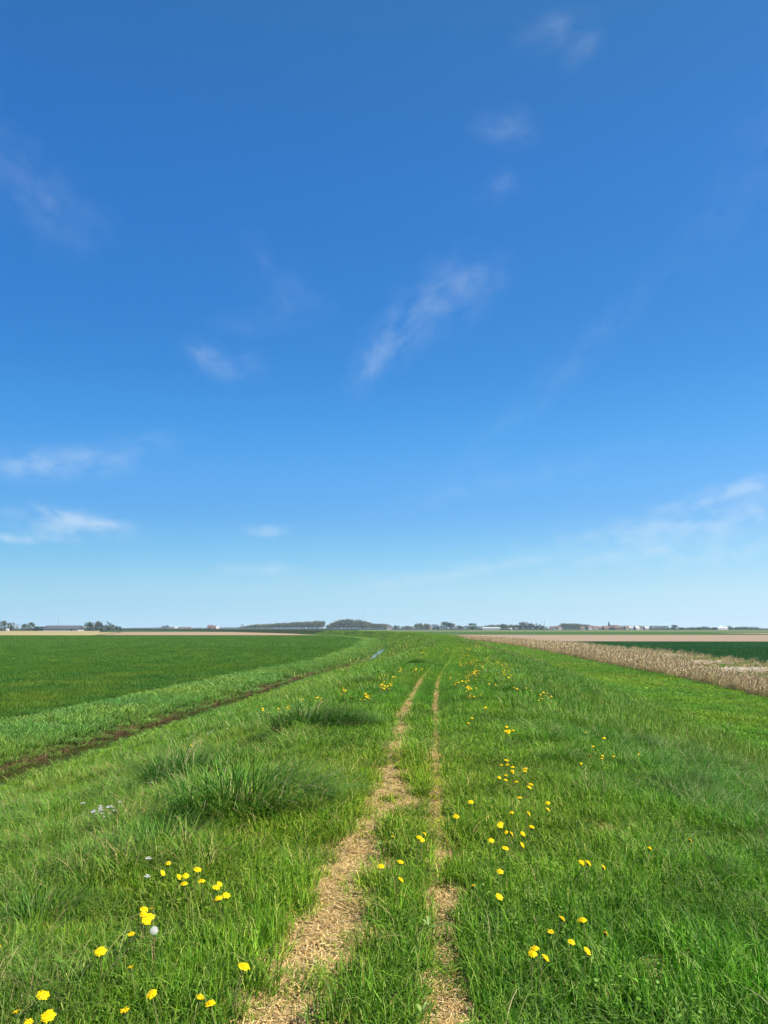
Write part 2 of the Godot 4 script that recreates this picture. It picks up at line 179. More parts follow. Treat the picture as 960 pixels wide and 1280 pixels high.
# ---------------------------------------------------------------- mesh collecting
class Shape:
	var p := PackedVector3Array()
	var c := PackedColorArray()
	var i := PackedInt32Array()
	func tri(a: Vector3, b: Vector3, d: Vector3, col: Color) -> void:
		var k := p.size()
		p.append_array(PackedVector3Array([a, b, d]))
		c.append_array(PackedColorArray([col, col, col]))
		i.append_array(PackedInt32Array([k, k + 1, k + 2]))
	func quad(a: Vector3, b: Vector3, d: Vector3, e: Vector3, col: Color) -> void:
		var k := p.size()
		p.append_array(PackedVector3Array([a, b, d, e]))
		c.append_array(PackedColorArray([col, col, col, col]))
		i.append_array(PackedInt32Array([k, k + 1, k + 2, k, k + 2, k + 3]))
	func box(lo: Vector3, hi: Vector3, col: Color) -> void:
		var q := []
		for n in 8: q.append(Vector3(hi.x if n & 1 else lo.x, hi.y if n & 2 else lo.y, hi.z if n & 4 else lo.z))
		for f in [[0, 1, 3, 2], [5, 4, 6, 7], [4, 0, 2, 6], [1, 5, 7, 3], [2, 3, 7, 6], [4, 5, 1, 0]]:
			quad(q[f[0]], q[f[1]], q[f[2]], q[f[3]], col)
	func tube(path: Array, radii: Array, sides: int, col: Color) -> void:
		var k := p.size()
		for n in path.size():
			var t: Vector3 = (path[mini(n + 1, path.size() - 1)] - path[maxi(n - 1, 0)]).normalized()
			var u := t.cross(Vector3(0.31, 0.2, 0.93)).normalized()
			var w := t.cross(u)
			for s in sides:
				var a := TAU * s / sides
				p.append(path[n] + (u * cos(a) + w * sin(a)) * radii[n])
				c.append(col)
		for n in path.size() - 1:
			for s in sides:
				var a := k + n * sides + s
				var b := k + n * sides + (s + 1) % sides
				i.append_array(PackedInt32Array([a, b, b + sides, a, b + sides, a + sides]))
	func blade(at: Vector3, turn: float, tall: float, wide: float, droop: float, segs: int, col: Color, twist := 0.0) -> void:
		# a tapering leaf that bends over in the direction `turn`
		var dir := Vector3(cos(turn), 0, sin(turn))
		var across := Vector3(-sin(turn + twist), 0, cos(turn + twist)) * wide * 0.5
		var k := p.size()
		for n in segs + 1:
			var s := float(n) / segs
			var here := at + Vector3(0, tall * (s - 0.42 * droop * s * s * s), 0) + dir * tall * droop * (0.25 * s + 0.55 * s * s)
			if n == segs:
				p.append(here)
				c.append(col)
			else:
				var w := across * (1.0 - 0.55 * s * s)
				p.append(here - w)
				p.append(here + w)
				c.append(col)
				c.append(col)
		for n in segs - 1:
			var a := k + 2 * n
			i.append_array(PackedInt32Array([a, a + 1, a + 3, a, a + 3, a + 2]))
		var e := k + 2 * (segs - 1)
		i.append_array(PackedInt32Array([e, e + 1, e + 2]))
	func done() -> ArrayMesh:
		var a := []
		a.resize(Mesh.ARRAY_MAX)
		a[Mesh.ARRAY_VERTEX] = p
		a[Mesh.ARRAY_COLOR] = c
		a[Mesh.ARRAY_INDEX] = i
		var m := ArrayMesh.new()
		m.add_surface_from_arrays(Mesh.PRIMITIVE_TRIANGLES, a)
		return m

class Layer:   # copies of one clump, gathered into a MultiMesh
	var b := PackedFloat32Array()
	func add(at: Vector3, turn: float, sx: float, sy: float, lean: Vector2, c: Color) -> void:
		var co := cos(turn) * sx
		var si := sin(turn) * sx
		b.append_array(PackedFloat32Array([co, lean.x, si, at.x, 0.0, sy, 0.0, at.y, -si, lean.y, co, at.z, c.r, c.g, c.b, 1.0]))

func spread(called: String, l: Layer, mesh: Mesh, m: Material, label: String, category: String, group := "") -> void:
	if l.b.is_empty(): return
	var mm := MultiMesh.new()
	mm.transform_format = MultiMesh.TRANSFORM_3D
	mm.use_colors = true
	mm.mesh = mesh
	mm.instance_count = l.b.size() / 16
	mm.buffer = l.b
	var o := MultiMeshInstance3D.new()
	o.name = numbered(called)
	o.multimesh = mm
	o.material_override = m
	add_child(o)
	tag(o, label, category, group, "stuff")

func pick(palette: Array) -> Color:   # [weight, colour] pairs, a little spread on each
	var r := rng.randf()
	for e in palette:
		r -= e[0]
		if r <= 0:
			var c: Color = e[1]
			var k := rng.randf_range(0.55, 1.5)
			return Color(c.r * k * rng.randf_range(0.9, 1.1), c.g * k, c.b * k * rng.randf_range(0.85, 1.15))
	return palette[0][1]

func clump(n: int, radius: float, lo: float, hi: float, wide: float, droop0: float, droop1: float, segs: int, palette: Array) -> ArrayMesh:
	var s := Shape.new()
	for k in n:
		var a := rng.randf() * TAU
		var r := radius * sqrt(rng.randf())
		s.blade(Vector3(cos(a) * r, 0, sin(a) * r), rng.randf() * TAU, rng.randf_range(lo, hi), wide * rng.randf_range(0.7, 1.3), rng.randf_range(droop0, droop1), segs, pick(palette), rng.randf_range(-0.9, 0.9))
	return s.done()

func litter(n: int, radius: float, lo: float, hi: float, wide: float, palette: Array) -> ArrayMesh:   # dry stalks lying about
	var s := Shape.new()
	for k in n:
		var a := rng.randf() * TAU
		var r := radius * sqrt(rng.randf())
		var at := Vector3(cos(a) * r, rng.randf_range(0.002, 0.014), sin(a) * r)
		var t := rng.randf() * TAU
		var along := Vector3(cos(t), rng.randf_range(-0.15, 0.35), sin(t)) * rng.randf_range(lo, hi)
		var across := Vector3(-sin(t), rng.randf_range(-0.4, 0.4), cos(t)) * wide * rng.randf_range(0.5, 1.3) * 0.5
		s.quad(at - across, at + across, at + along + across * 0.6, at + along - across * 0.6, pick(palette))
	return s.done()

# ---------------------------------------------------------------- sky
func make_sky() -> ImageTexture:
	var w := 3072
	var h := 1536
	var small := Image.create(400, 768, false, Image.FORMAT_RGBF)
	# elevation in degrees, then linear red, green, blue
	var bands := [[-90, 0.546, 0.704, 0.813], [0, 0.806, 1.022, 1.113], [1.0, 0.676, 0.908, 1.027], [2.6, 0.585, 0.851, 0.99], [5.0, 0.377, 0.721, 0.99], [8.0, 0.231, 0.555, 0.979], [10.9, 0.175, 0.491, 0.963], [14, 0.118, 0.423, 0.909], [18.5, 0.079, 0.328, 0.797], [23, 0.063, 0.28, 0.728], [31, 0.053, 0.235, 0.653], [42, 0.051, 0.204, 0.524], [60, 0.043, 0.166, 0.449], [90, 0.038, 0.142, 0.396]]
	var curves := [[], [], []]
	for r in bands:
		for k in 3: curves[k].append_array([r[0], r[k + 1]])
	var sun_az := atan2(SUN.x, -SUN.z)
	for y in 768:
		var el := 90.0 - (y + 0.5) / 768.0 * 180.0
		var c := Color(hermite(curves[0], el), hermite(curves[1], el), hermite(curves[2], el))
		for x in 400:
			var az := (x - 8 + 0.5) / 384.0 * TAU
			var k := 1.0 + 0.24 * cos(az - sun_az)
			small.set_pixel(x, y, Color(c.r * k * k, c.g * k, c.b * (1 + 0.6 * (k - 1))))
	small.resize(w * 400 / 384, h, Image.INTERPOLATE_CUBIC)
	small = small.get_region(Rect2i(w / 48, 0, w, h))   # straight ahead (-z) is the picture's left and right edge
	var streak := FastNoiseLite.new()
	streak.seed = 11
	streak.frequency = 0.35
	streak.fractal_octaves = 5
	streak.domain_warp_enabled = true
	streak.domain_warp_amplitude = 1.2
	streak.domain_warp_frequency = 0.25
	var wisps := CIRRUS.duplicate()
	rng.seed = 77
	for k in 46:   # the same thin cirrus goes on round the sky
		var az := rng.randf_range(35, 325)
		wisps.append([az if az < 180 else az - 360, rng.randf_range(5, 55), rng.randf_range(5, 18), rng.randf_range(0.8, 3.5), rng.randf_range(-10, 45), rng.randf_range(0.1, 0.32)])
	for q in wisps:
		var el0: float = q[1]
		var reach: float = q[2] * 0.75 + 1.0
		var squeeze := maxf(cos(deg_to_rad(el0)), 0.35)
		var x0 := int((q[0] - reach / squeeze) / 360.0 * w)
		var x1 := int((q[0] + reach / squeeze) / 360.0 * w)
		var y0 := int((90.0 - el0 - reach) / 180.0 * h)
		var y1 := int((90.0 - el0 + reach) / 180.0 * h)
		var ca := cos(deg_to_rad(q[4]))
		var sa := sin(deg_to_rad(q[4]))
		for y in range(maxi(y0, 0), mini(y1, h / 2 - 2)):
			var ey := 90.0 - (y + 0.5) / h * 180.0 - el0
			for x in range(x0, x1):
				var ex: float = ((x + 0.5) / w * 360.0 - q[0]) * squeeze
				var a: float = (ex * ca + ey * sa) / (q[2] * 0.56)
				var b: float = (-ex * sa + ey * ca) / (q[3] * 0.85)
				var m: float = a * a + b * b
				if m > 2.6: continue
				var f := streak.get_noise_2d(a * q[2] * 0.55 + q[0] * 7, b * q[3] * 1.3 + q[1] * 5) + 0.6 * (0.35 - absf(streak.get_noise_2d(a * q[2] * 0.5 + 40 + q[0], b * q[3] * 3.6 + 0.5 * a)))
				var k: float = clampf(exp(-m * 1.35) * (0.6 + 1.15 * f) - 0.04, 0, 1) * q[5] * 0.45
				if k <= 0.002: continue
				var xx := posmod(x, w)
				small.set_pixel(xx, y, small.get_pixel(xx, y).lerp(Color(0.74, 0.87, 0.99), k))
	return ImageTexture.create_from_image(small)

# ---------------------------------------------------------------- the setting
func sheet(called: String, rows: Array, cols: Array, at: Callable, shade: Callable, m: Material) -> MeshInstance3D:
	var p := PackedVector3Array()
	var c := PackedColorArray()
	var i := PackedInt32Array()
	var w := cols.size()
	for d in rows:
		for v in cols:
			p.append(at.call(v, d))
			c.append(shade.call(v, d))
	for r in rows.size() - 1:
		for q in w - 1:
			var a := r * w + q
			i.append_array(PackedInt32Array([a, a + w, a + w + 1, a, a + w + 1, a + 1]))
	var arr := []
	arr.resize(Mesh.ARRAY_MAX)
	arr[Mesh.ARRAY_VERTEX] = p
	arr[Mesh.ARRAY_COLOR] = c
	arr[Mesh.ARRAY_INDEX] = i
	var st := SurfaceTool.new()
	st.create_from_arrays(arr)
	st.generate_normals()
	var o := put(called, st.commit(), m)
	o.set_meta("kind", "structure")
	return o

func ground_colour(v: float, d: float) -> Color:
	var n := n_patch.get_noise_2d(v * 20, d * 20)
	if d < 120 and absf(v) < 2.5:
		var w := wear(v, d)
		if w > 0.25:
			return Color(0.105, 0.115, 0.035).lerp(Color(0.36, 0.25, 0.125), smoothstep(0.25, 0.75, w))
	if v < -12.0 and v > -12.3: return Color(0.115, 0.08, 0.042) * (1.0 + 0.5 * n)
	if v <= -10.95 and v >= -12.0: return Color(0.07, 0.05, 0.025)
	if v > 17 and v < 26: return Color(0.19, 0.15, 0.075)
	return Color(0.045 + 0.012 * n, 0.068 + 0.015 * n, 0.018)

func steps(from: float, to: float, first: float, grow: float, most := 1e9) -> Array:
	var out := [from]
	var s := first
	while out[-1] + s < to:
		out.append(out[-1] + s)
		s = minf(s * grow, most)
	out.append(to)
	return out

func build_ground() -> void:
	var rows := steps(-8, 1.5, 0.5, 1.0) + steps(1.6, 9, 0.06, 1.0) + steps(9.08, 3800, 0.08, 1.035)
	var left := steps(1.1, 9.7, 0.07, 1.03, 0.25) + steps(9.8, 13.4, 0.1, 1.0) + steps(13.8, 3400, 0.4, 1.3)
	var right := steps(1.1, 24, 0.07, 1.03, 0.3) + steps(24.5, 3000, 0.6, 1.3)
	var cols := []
	left.reverse()
	for x in left: cols.append(-x)
	for x in steps(-1.05, 1.05, 0.05, 1.0): cols.append(x)
	cols.append_array(right)
	var m := mottled(tinted(0.95, 0.2), Color(0.45, 0.45, 0.45), Color(1, 1, 1), 1.3, 0.03, 3, 1.2)
	sheet("ground", rows, cols, func(v, d): return spot(v, d), ground_colour, m)
	# the trodden strips of bare, straw-strewn soil, each cell of earth where the sward is worn away
	var st := SurfaceTool.new()
	st.begin(Mesh.PRIMITIVE_TRIANGLES)
	var d := 1.8
	while d < 34:
		var e := 0.03 if d < 9 else 0.06
		var v := -1.2
		while v < 1.6:
			if wear(v + e / 2, d + e / 2) > 0.5 :
				for q in [[0, 0], [1, 1], [1, 0], [0, 0], [0, 1], [1, 1]]:
					st.add_vertex(spot(v + q[0] * e, d + q[1] * e, 0.005))
			v += e
		d += e
	st.index()
	st.generate_normals()
	var soil := mottled(plain(Color(1, 1, 1), 0.95, 0.2), Color(0.22, 0.15, 0.06), Color(0.48, 0.35, 0.155), 3.0, 0.06, 9, 1.0)
	put("footpath", st.commit(), soil).set_meta("kind", "structure")
	# water of the ditch
	var water := plain(Color(0.035, 0.026, 0.013), 0.05, 0.5)
	var rip := FastNoiseLite.new()
	rip.frequency = 0.02
	var t := NoiseTexture2D.new()
	t.width = 512
	t.height = 512
	t.seamless = true
	t.as_normal_map = true
	t.bump_strength = 1.2
	t.noise = rip
	water.normal_enabled = true
	water.normal_texture = t
	water.normal_scale = 0.12
	water.uv1_triplanar = true
	water.uv1_world_triplanar = true
	water.uv1_scale = Vector3.ONE * 0.8
	sheet("ditch_water", steps(2, 600, 0.5, 1.02), [-12.45, -11.9, -10.85], func(v, q): return Vector3(side(v, q), -2.44, -q), func(_v, _d): return Color.WHITE, water)

func field(called: String, d0: float, d1: float, x_of: Callable, lift: float, m: Material) -> void:
	sheet(called, steps(d0, d1, (d1 - d0) / 30.0, 1.0), [0.0, 0.03, 0.1, 0.3, 0.6, 1.0], func(k, d):
		var e: Vector2 = x_of.call(d)
		return Vector3(lerpf(e.x, e.y, k), -2.1 + lift, -d), func(_v, _d): return Color.WHITE, m)

func build_fields() -> void:
	var wheat := mottled(plain(Color.WHITE, 0.9, 0.2), Color(0.026, 0.075, 0.012), Color(0.055, 0.125, 0.022), 0.11, 0.02, 21)
	field("wheat_field", 0.0, 345, func(d): return Vector2(-900.0, side(-17.4, d)), 0.03, wheat)
	var clay := mottled(plain(Color.WHITE, 0.95, 0.2), Color(0.28, 0.195, 0.115), Color(0.40, 0.295, 0.185), 0.03, 0.02, 22)
	field("ploughed_field", 372, 640, func(d): return Vector2(-0.36 * d - 30, -0.118 * d + (d - 372) * 0.02), 0.05, clay)
	var straw := mottled(plain(Color.WHITE, 0.95, 0.2), Color(0.26, 0.21, 0.09), Color(0.44, 0.375, 0.18), 0.02, 0.02, 23)
	field("stubble_field", 362, 600, func(d): return Vector2(-1200, -0.36 * d - 32), 0.05, straw)
	var pasture := mottled(plain(Color.WHITE, 0.95, 0.2), Color(0.04, 0.095, 0.02), Color(0.075, 0.15, 0.03), 0.02, 0.02, 24)
	field("pasture", 650, 800, func(d): return Vector2(-0.43 * d, -0.10 * d), 0.06, pasture)
	field("stubble_field", 610, 830, func(d): return Vector2(-1300, -0.44 * d), 0.06, straw)
	var crop := mottled(plain(Color.WHITE, 0.9, 0.2), Color(0.014, 0.070, 0.017), Color(0.026, 0.105, 0.028), 0.12, 0.02, 25)
	field("winter_crop_field", 20, 208, func(d): return Vector2(side(33.5, d) + (d - 60) * 0.012, 900), 0.03, crop)
	var soil := mottled(plain(Color.WHITE, 0.95, 0.2), Color(0.255, 0.19, 0.125), Color(0.35, 0.265, 0.18), 0.03, 0.02, 26)
	field("ploughed_field", 212, 405, func(d): return Vector2(side(25.0, minf(d, 330)) , 1000), 0.05, soil)
	field("pasture", 420, 640, func(d): return Vector2(-0.02 * d, 1200), 0.05, pasture)
	field("stubble_field", 470, 560, func(_d): return Vector2(190, 330), 0.07, soil)
	field("meadow", 660, 1250, func(d): return Vector2(-0.10 * d, 1500), 0.06, mottled(plain(Color.WHITE, 0.95, 0.2), Color(0.09, 0.13, 0.045), Color(0.17, 0.20, 0.085), 0.02, 0.02, 27))

# ---------------------------------------------------------------- grass, crops, reeds
func build_vegetation() -> void:
	var leaf := tinted(0.5, 0.30, Color(0.62, 0.82, 0.18))
	var dry := tinted(0.75, 0.3)
	rng.seed = 4
	var green := [[0.44, Color(0.088, 0.215, 0.015)], [0.25, Color(0.140, 0.272, 0.024)], [0.17, Color(0.048, 0.146, 0.014)], [0.10, Color(0.22, 0.32, 0.07)], [0.04, Color(0.34, 0.28, 0.11)]]
	var rough := [[0.36, Color(0.080, 0.195, 0.022)], [0.30, Color(0.135, 0.245, 0.046)], [0.14, Color(0.054, 0.155, 0.016)], [0.12, Color(0.21, 0.28, 0.10)], [0.08, Color(0.34, 0.29, 0.14)]]
	var reedy := [[0.47, Color(0.098, 0.225, 0.036)], [0.30, Color(0.145, 0.280, 0.055)], [0.13, Color(0.065, 0.170, 0.03)], [0.10, Color(0.30, 0.32, 0.10)]]
	var corn := [[0.6, Color(0.052, 0.145, 0.016)], [0.3, Color(0.084, 0.185, 0.024)], [0.1, Color(0.14, 0.24, 0.04)]]
	var blue := [[0.6, Color(0.017, 0.082, 0.020)], [0.4, Color(0.026, 0.104, 0.030)]]
	var tan := [[0.47, Color(0.51, 0.385, 0.175)], [0.22, Color(0.36, 0.25, 0.11)], [0.21, Color(0.62, 0.50, 0.26)], [0.10, Color(0.19, 0.27, 0.07)]]
	var straw := [[0.5, Color(0.56, 0.405, 0.165)], [0.28, Color(0.37, 0.25, 0.09)], [0.22, Color(0.68, 0.54, 0.27)]]
	var near_a := clump(46, 0.075, 0.09, 0.19, 0.0040, 0.1, 0.9, 3, green)
	var near_b := clump(40, 0.075, 0.07, 0.23, 0.0048, 0.2, 1.2, 3, green)
	var mid_a := clump(90, 0.26, 0.09, 0.18, 0.010, 0.2, 1.0, 2, green)
	var far_a := clump(150, 0.95, 0.10, 0.20, 0.034, 0.2, 0.9, 2, green)
	var tall_a := clump(26, 0.08, 0.18, 0.38, 0.0042, 0.4, 1.5, 4, rough)
	var tall_mid := clump(70, 0.28, 0.2, 0.40, 0.010, 0.3, 1.3, 3, rough)
	var tall_far := clump(110, 0.95, 0.2, 0.42, 0.034, 0.3, 1.1, 2, rough)
	var bank := clump(46, 0.17, 0.25, 0.55, 0.011, 0.1, 0.8, 3, reedy)
	var bank_far := clump(110, 0.6, 0.22, 0.5, 0.030, 0.1, 0.8, 2, reedy)
	var corn_mid := clump(70, 0.32, 0.16, 0.27, 0.012, 0.2, 0.8, 2, corn)
	var corn_far := clump(130, 1.1, 0.16, 0.28, 0.04, 0.2, 0.8, 2, corn)
	var blue_far := clump(130, 1.1, 0.10, 0.2, 0.05, 0.2, 0.8, 2, blue)
	var herbs := Shape.new()
	for k in 16:
		var at := Vector3(rng.randf_range(-0.07, 0.07), rng.randf_range(0.04, 0.12), rng.randf_range(-0.07, 0.07))
		var t := rng.randf() * TAU
		var u := Vector3(cos(t), rng.randf_range(-0.3, 0.5), sin(t)) * rng.randf_range(0.008, 0.016)
		var w := Vector3(-sin(t), rng.randf_range(-0.4, 0.4), cos(t)) * rng.randf_range(0.004, 0.008)
		var c := pick([[0.6, Color(0.13, 0.25, 0.03)], [0.4, Color(0.20, 0.32, 0.06)]])
		herbs.quad(at - u, at + w, at + u, at - w, c)
	var herb := herbs.done()
	var bents := Shape.new()
	for k in 3: bents.blade(Vector3(rng.randf_range(-0.05, 0.05), 0, rng.randf_range(-0.05, 0.05)), rng.randf() * TAU, rng.randf_range(0.2, 0.32), 0.003, rng.randf_range(0.6, 1.6), 6, pick([[0.5, Color(0.26, 0.33, 0.09)], [0.5, Color(0.40, 0.36, 0.17)]]))
	var bent := bents.done()
	var bits := litter(84, 0.09, 0.010, 0.042, 0.0036, straw)
	var L := {}
	for k in ["na", "nb", "m", "f", "nat", "t", "tm", "tf", "b", "bf", "w", "wf", "x", "s", "herb", "bent"]: L[k] = Layer.new()
	var Lr := {}
	for k in ["na", "nb", "m", "f", "t", "tm", "tf"]: Lr[k] = Layer.new()
	for band in [[1.4, 5.0, 0.070], [5.0, 9.0, 0.085], [9.0, 15.0, 0.115], [15.0, 26.0, 0.22], [26.0, 45.0, 0.30], [45.0, 80.0, 0.48], [80.0, 150.0, 0.85], [150.0, 420.0, 1.6], [15.0, 28.0, 0.085, 1], [28.0, 48.0, 0.115, 1], [48.0, 80.0, 0.17, 1]]:
		var e: float = band[2]
		var d: float = band[0]
		var crest: bool = band.size() > 3   # the trodden crown keeps its small clumps further out
		while d < band[1]:
			var c0 := hermite(CENTRE, d)
			var v: float = -1.3 if crest else -0.64 * d - 1.4 - c0
			var vend: float = 1.3 if crest else 0.50 * d + 1.4 - c0
			while v < vend:
				var vv := v + rng.randf() * e
				var dd := d + rng.randf() * e
				v += e
				if not crest and dd > 15 and dd < 80 and absf(vv) < 1.3: continue
				if vv > 33 and dd > 206 or vv < -16 and dd > 344 or vv > -12.12 and (vv < -11.3 or vv < -10.85 and (dd > 72 or rng.randf() < 0.75)): continue
				if vv > 17.5 and vv < 24 and dd > 20: continue
				var pos := spot(vv, dd, -0.008)
				var p1 := n_patch.get_noise_2d(pos.x * 22, pos.z * 22)
				var p2 := n_fine.get_noise_2d(pos.x * 45 + 90, pos.z * 45)
				var p3 := n_wide.get_noise_2d(pos.x * 10, pos.z * 7)
				var k := 1.15 + 0.40 * p2 + 0.40 * p1 + 0.18 * p3 + rng.randf_range(-0.12, 0.12)
				var tint := Color(k * (1.13 + 0.42 * p3), k, k * (1.0 - 0.25 * p3))
				var turn := rng.randf() * TAU
				var lean := Vector2(0.16 + 0.22 * p1, 0.18 * p2 + 0.1)
				if vv > 0.3: lean.x = -0.12 + 0.22 * p1
				var size := rng.randf_range(0.85, 1.25)
				var on_right := vv > 1.5
				var layers: Dictionary = Lr if on_right else L
				if vv < -17.0:
					if dd < 60:
						tint = Color(tint.r * (1.0 + 0.5 * p3), tint.g * (1.0 + 0.25 * p3), tint.b)
						L.w.add(pos, turn, e / 0.30 * 0.9 * size, size * rng.randf_range(0.7, 1.2), lean * 0.5, tint)
					else:
						L.wf.add(pos, turn, e / 1.0 * size, size * rng.randf_range(0.8, 1.1), lean * 0.5, tint)
					continue
				if vv > 33.0:
					L.x.add(pos, turn, maxf(e, 0.5) / 1.0 * size, size * 0.8, Vector2.ZERO, tint)
					continue
				if vv < -12.12:
					if vv > -11.5 and (rng.randf() < 0.72 or dd > 72): continue
					var hgt := (0.5 if vv > -11.5 else (0.3 if vv > -12.5 else 0.62)) * size * (1.0 + 0.4 * p1) * (0.7 if vv < -16 else 1.0)
					if dd < 60:
						L.b.add(pos, turn, maxf(e, 0.15) / 0.15 * size, hgt, Vector2(0.15, 0.1) + lean * 0.3, Color(tint.r * 1.05, tint.g, tint.b * 1.1))
					else:
						L.bf.add(pos, turn, e / 0.55 * size, hgt, lean * 0.4, tint)
					continue
				if vv < -9.9 and dd < 72 and rng.randf() < (1.0 if vv < -10.85 else 0.15):   # reed shoots at the water's edge
					L.b.add(pos, turn, maxf(e, 0.15) / 0.2 * size, 0.42 * size, Vector2(0.1, 0.05), tint)
				if vv < -10.85: continue
				var w := wear(vv, dd)
				if w > 0.3:
					if rng.randf() < smoothstep(0.3, 0.75, w) * 0.93: continue
				# height of the sward: low on the trodden crown, higher and rougher on the slopes
				var slope := smoothstep(1.4, 2.6, absf(vv)) * (1.0 - smoothstep(8.0, 10.0, vv))
				var h := lerpf(0.82, 1.05, slope) * (1.0 + 0.45 * p1 + 0.25 * p2) * lerpf(1.0, 0.33, smoothstep(0.05, 0.5, w))
				if vv > 9.0: h *= 0.8
				if vv < -8.6: h *= lerpf(1.0, 0.42, smoothstep(8.8, 10.2, -vv))
				if (absf(vv - 0.03) < 0.11 or dd > 15.0 and absf(vv + 0.48) < 0.11) and dd > 6.0:   # the wheel mark further on is short, pale grass
					if rng.randf() < lerpf(0.35, 0.1, smoothstep(15, 35, dd)): continue
					h *= 0.42
					tint = Color(tint.r * 1.8, tint.g * 1.35, tint.b * 1.3)
				if absf(vv + 0.35) < 0.14 and dd < 40: h *= 1.15
				if vv > -0.24 and vv < -0.03 and dd < 9.0:   # trodden over towards the rut
					h *= 0.75
					lean = Vector2(0.75, 0.35)
				if vv > 9.5 and vv < 17:
					tint = Color(tint.r * 1.15, tint.g * 1.12, tint.b)
				if w > 0.1: tint = Color(tint.r * lerpf(1.0, 1.7, w), tint.g * lerpf(1.0, 1.2, w), tint.b)
				h = maxf(h, 0.3) * size
				if dd < 15.0 or crest:
					(layers.na if rng.randf() < 0.55 else layers.nb).add(pos, turn, (0.8 if crest else 1.0) * e / 0.070 * size, h, lean * h * 0.16, tint)
				elif dd < 60.0:
					layers.m.add(pos, turn, e / 0.24 * size, h, lean * h * 0.16, tint)
				else:
					layers.f.add(pos, turn, e / 0.9 * size, h, lean * h * 0.16, tint)
				if dd < 12.0:
					if n_fine.get_noise_2d(pos.x * 30 + 400, pos.z * 30) > 0.2 and rng.randf() < 0.4: L.herb.add(pos, rng.randf() * TAU, 1.2, clampf(h, 0.6, 1.2), Vector2.ZERO, tint)
					if rng.randf() < 0.022: L.bent.add(pos, rng.randf() * TAU, size, size, lean * 0.2, tint)
				# longer, greyer grass grows in stands
				var stand := p1 + 0.5 * p3
				if vv > 2.4 and vv < 7.4: stand += 0.36
				elif vv < -2.4: stand += 0.06
				elif absf(vv) < 1.4: stand -= 0.45
				elif vv > 9.5: stand -= 0.3
				if vv < -8.8: stand = 0.0
				if stand > 0.24 and rng.randf() < 0.55:
					var th := size * clampf(0.6 + stand, 0.6, 1.25)
					if dd < 15.0:
						layers.t.add(pos, turn, e / 0.08 * size, th, lean * 0.22, tint)
					elif dd < 60.0:
						layers.tm.add(pos, turn, e / 0.26 * size, th, lean * 0.22, tint)
					else:
						layers.tf.add(pos, turn, e / 0.9 * size, th, lean * 0.22, tint)
			d += e
	# dry stalks on the bare track
	var ds := 1.8
	while ds < 24:
		var e2 := 0.05 if ds < 8 else 0.09
		var vs := -1.25
		while vs < 1.5:
			var a := vs + rng.randf() * e2
			var b := ds + rng.randf() * e2
			if wear(a, b) > 0.34:
				L.s.add(spot(a, b, 0.004), rng.randf() * TAU, e2 / 0.055 * rng.randf_range(0.8, 1.2), rng.randf_range(0.7, 1.4), Vector2.ZERO, Color.WHITE * rng.randf_range(0.75, 1.15))
			vs += e2
		ds += e2
	spread("meadow_grass", L.na, near_a, leaf, "fine short green grass along the crown and ditch-side slope of the dike", "grass", "meadow grass of the crown and ditch slope")
	spread("meadow_grass", L.nb, near_b, leaf, "fine short green grass along the crown and ditch-side slope of the dike", "grass", "meadow grass of the crown and ditch slope")
	spread("meadow_grass", L.m, mid_a, leaf, "fine short green grass along the crown and ditch-side slope of the dike", "grass", "meadow grass of the crown and ditch slope")
	spread("meadow_grass", L.f, far_a, leaf, "fine short green grass along the crown and ditch-side slope of the dike", "grass", "meadow grass of the crown and ditch slope")
	spread("meadow_grass", Lr.na, near_a, leaf, "short green grass on the slope running down to the reeds", "grass", "meadow grass of the reed slope")
	spread("meadow_grass", Lr.nb, near_b, leaf, "short green grass on the slope running down to the reeds", "grass", "meadow grass of the reed slope")
	spread("meadow_grass", Lr.m, mid_a, leaf, "short green grass on the slope running down to the reeds", "grass", "meadow grass of the reed slope")
	spread("meadow_grass", Lr.f, far_a, leaf, "short green grass on the slope running down to the reeds", "grass", "meadow grass of the reed slope")
	for q in [[L, "long grey-green grass standing out of the slope above the ditch", "long grass of the ditch slope"], [Lr, "long grey-green grass standing out of the slope above the reeds", "long grass of the reed slope"]]:
		spread("long_grass", q[0].t, tall_a, leaf, q[1], "grass", q[2])
		spread("long_grass", q[0].tm, tall_mid, leaf, q[1], "grass", q[2])
		spread("long_grass", q[0].tf, tall_far, leaf, q[1], "grass", q[2])
	spread("bank_grass", L.b, bank, leaf, "pale reedy grass lining both banks of the ditch", "grass", "reedy grass of the ditch banks")
	spread("bank_grass", L.bf, bank_far, leaf, "pale reedy grass lining both banks of the ditch", "grass", "reedy grass of the ditch banks")
	spread("wheat_crop", L.w, corn_mid, leaf, "dense dark green young wheat in the field across the ditch", "wheat", "young wheat")
	spread("wheat_crop", L.wf, corn_far, leaf, "dense dark green young wheat in the field across the ditch", "wheat", "young wheat")
	spread("winter_crop", L.x, blue_far, leaf, "deep bluish green low crop in the field behind the reeds", "crop")
	var fringe := Layer.new()   # dead stalks hanging over the far bank
	var fd := 12.0
	while fd < 110:
		for k in 1:
			var fv := rng.randf_range(-12.35, -12.1)
			var fk := rng.randf_range(0.5, 0.95)
			fringe.add(spot(fv, fd, 0.0), rng.randf() * TAU, 1.0, rng.randf_range(0.5, 1.2), Vector2(0.12, 0.05), Color(fk, fk, fk))
		fd += 0.12
	spread("dry_bank_stalks", fringe, clump(16, 0.1, 0.10, 0.28, 0.010, 0.2, 1.2, 2, [[0.6, Color(0.36, 0.25, 0.12)], [0.3, Color(0.24, 0.15, 0.07)], [0.1, Color(0.14, 0.2, 0.05)]]), dry, "dead brown stalks fringing the far bank of the ditch", "stalks")
	spread("wild_herbs", L.herb, herb, leaf, "small rounded herb leaves mixed into the near grass", "herbs")
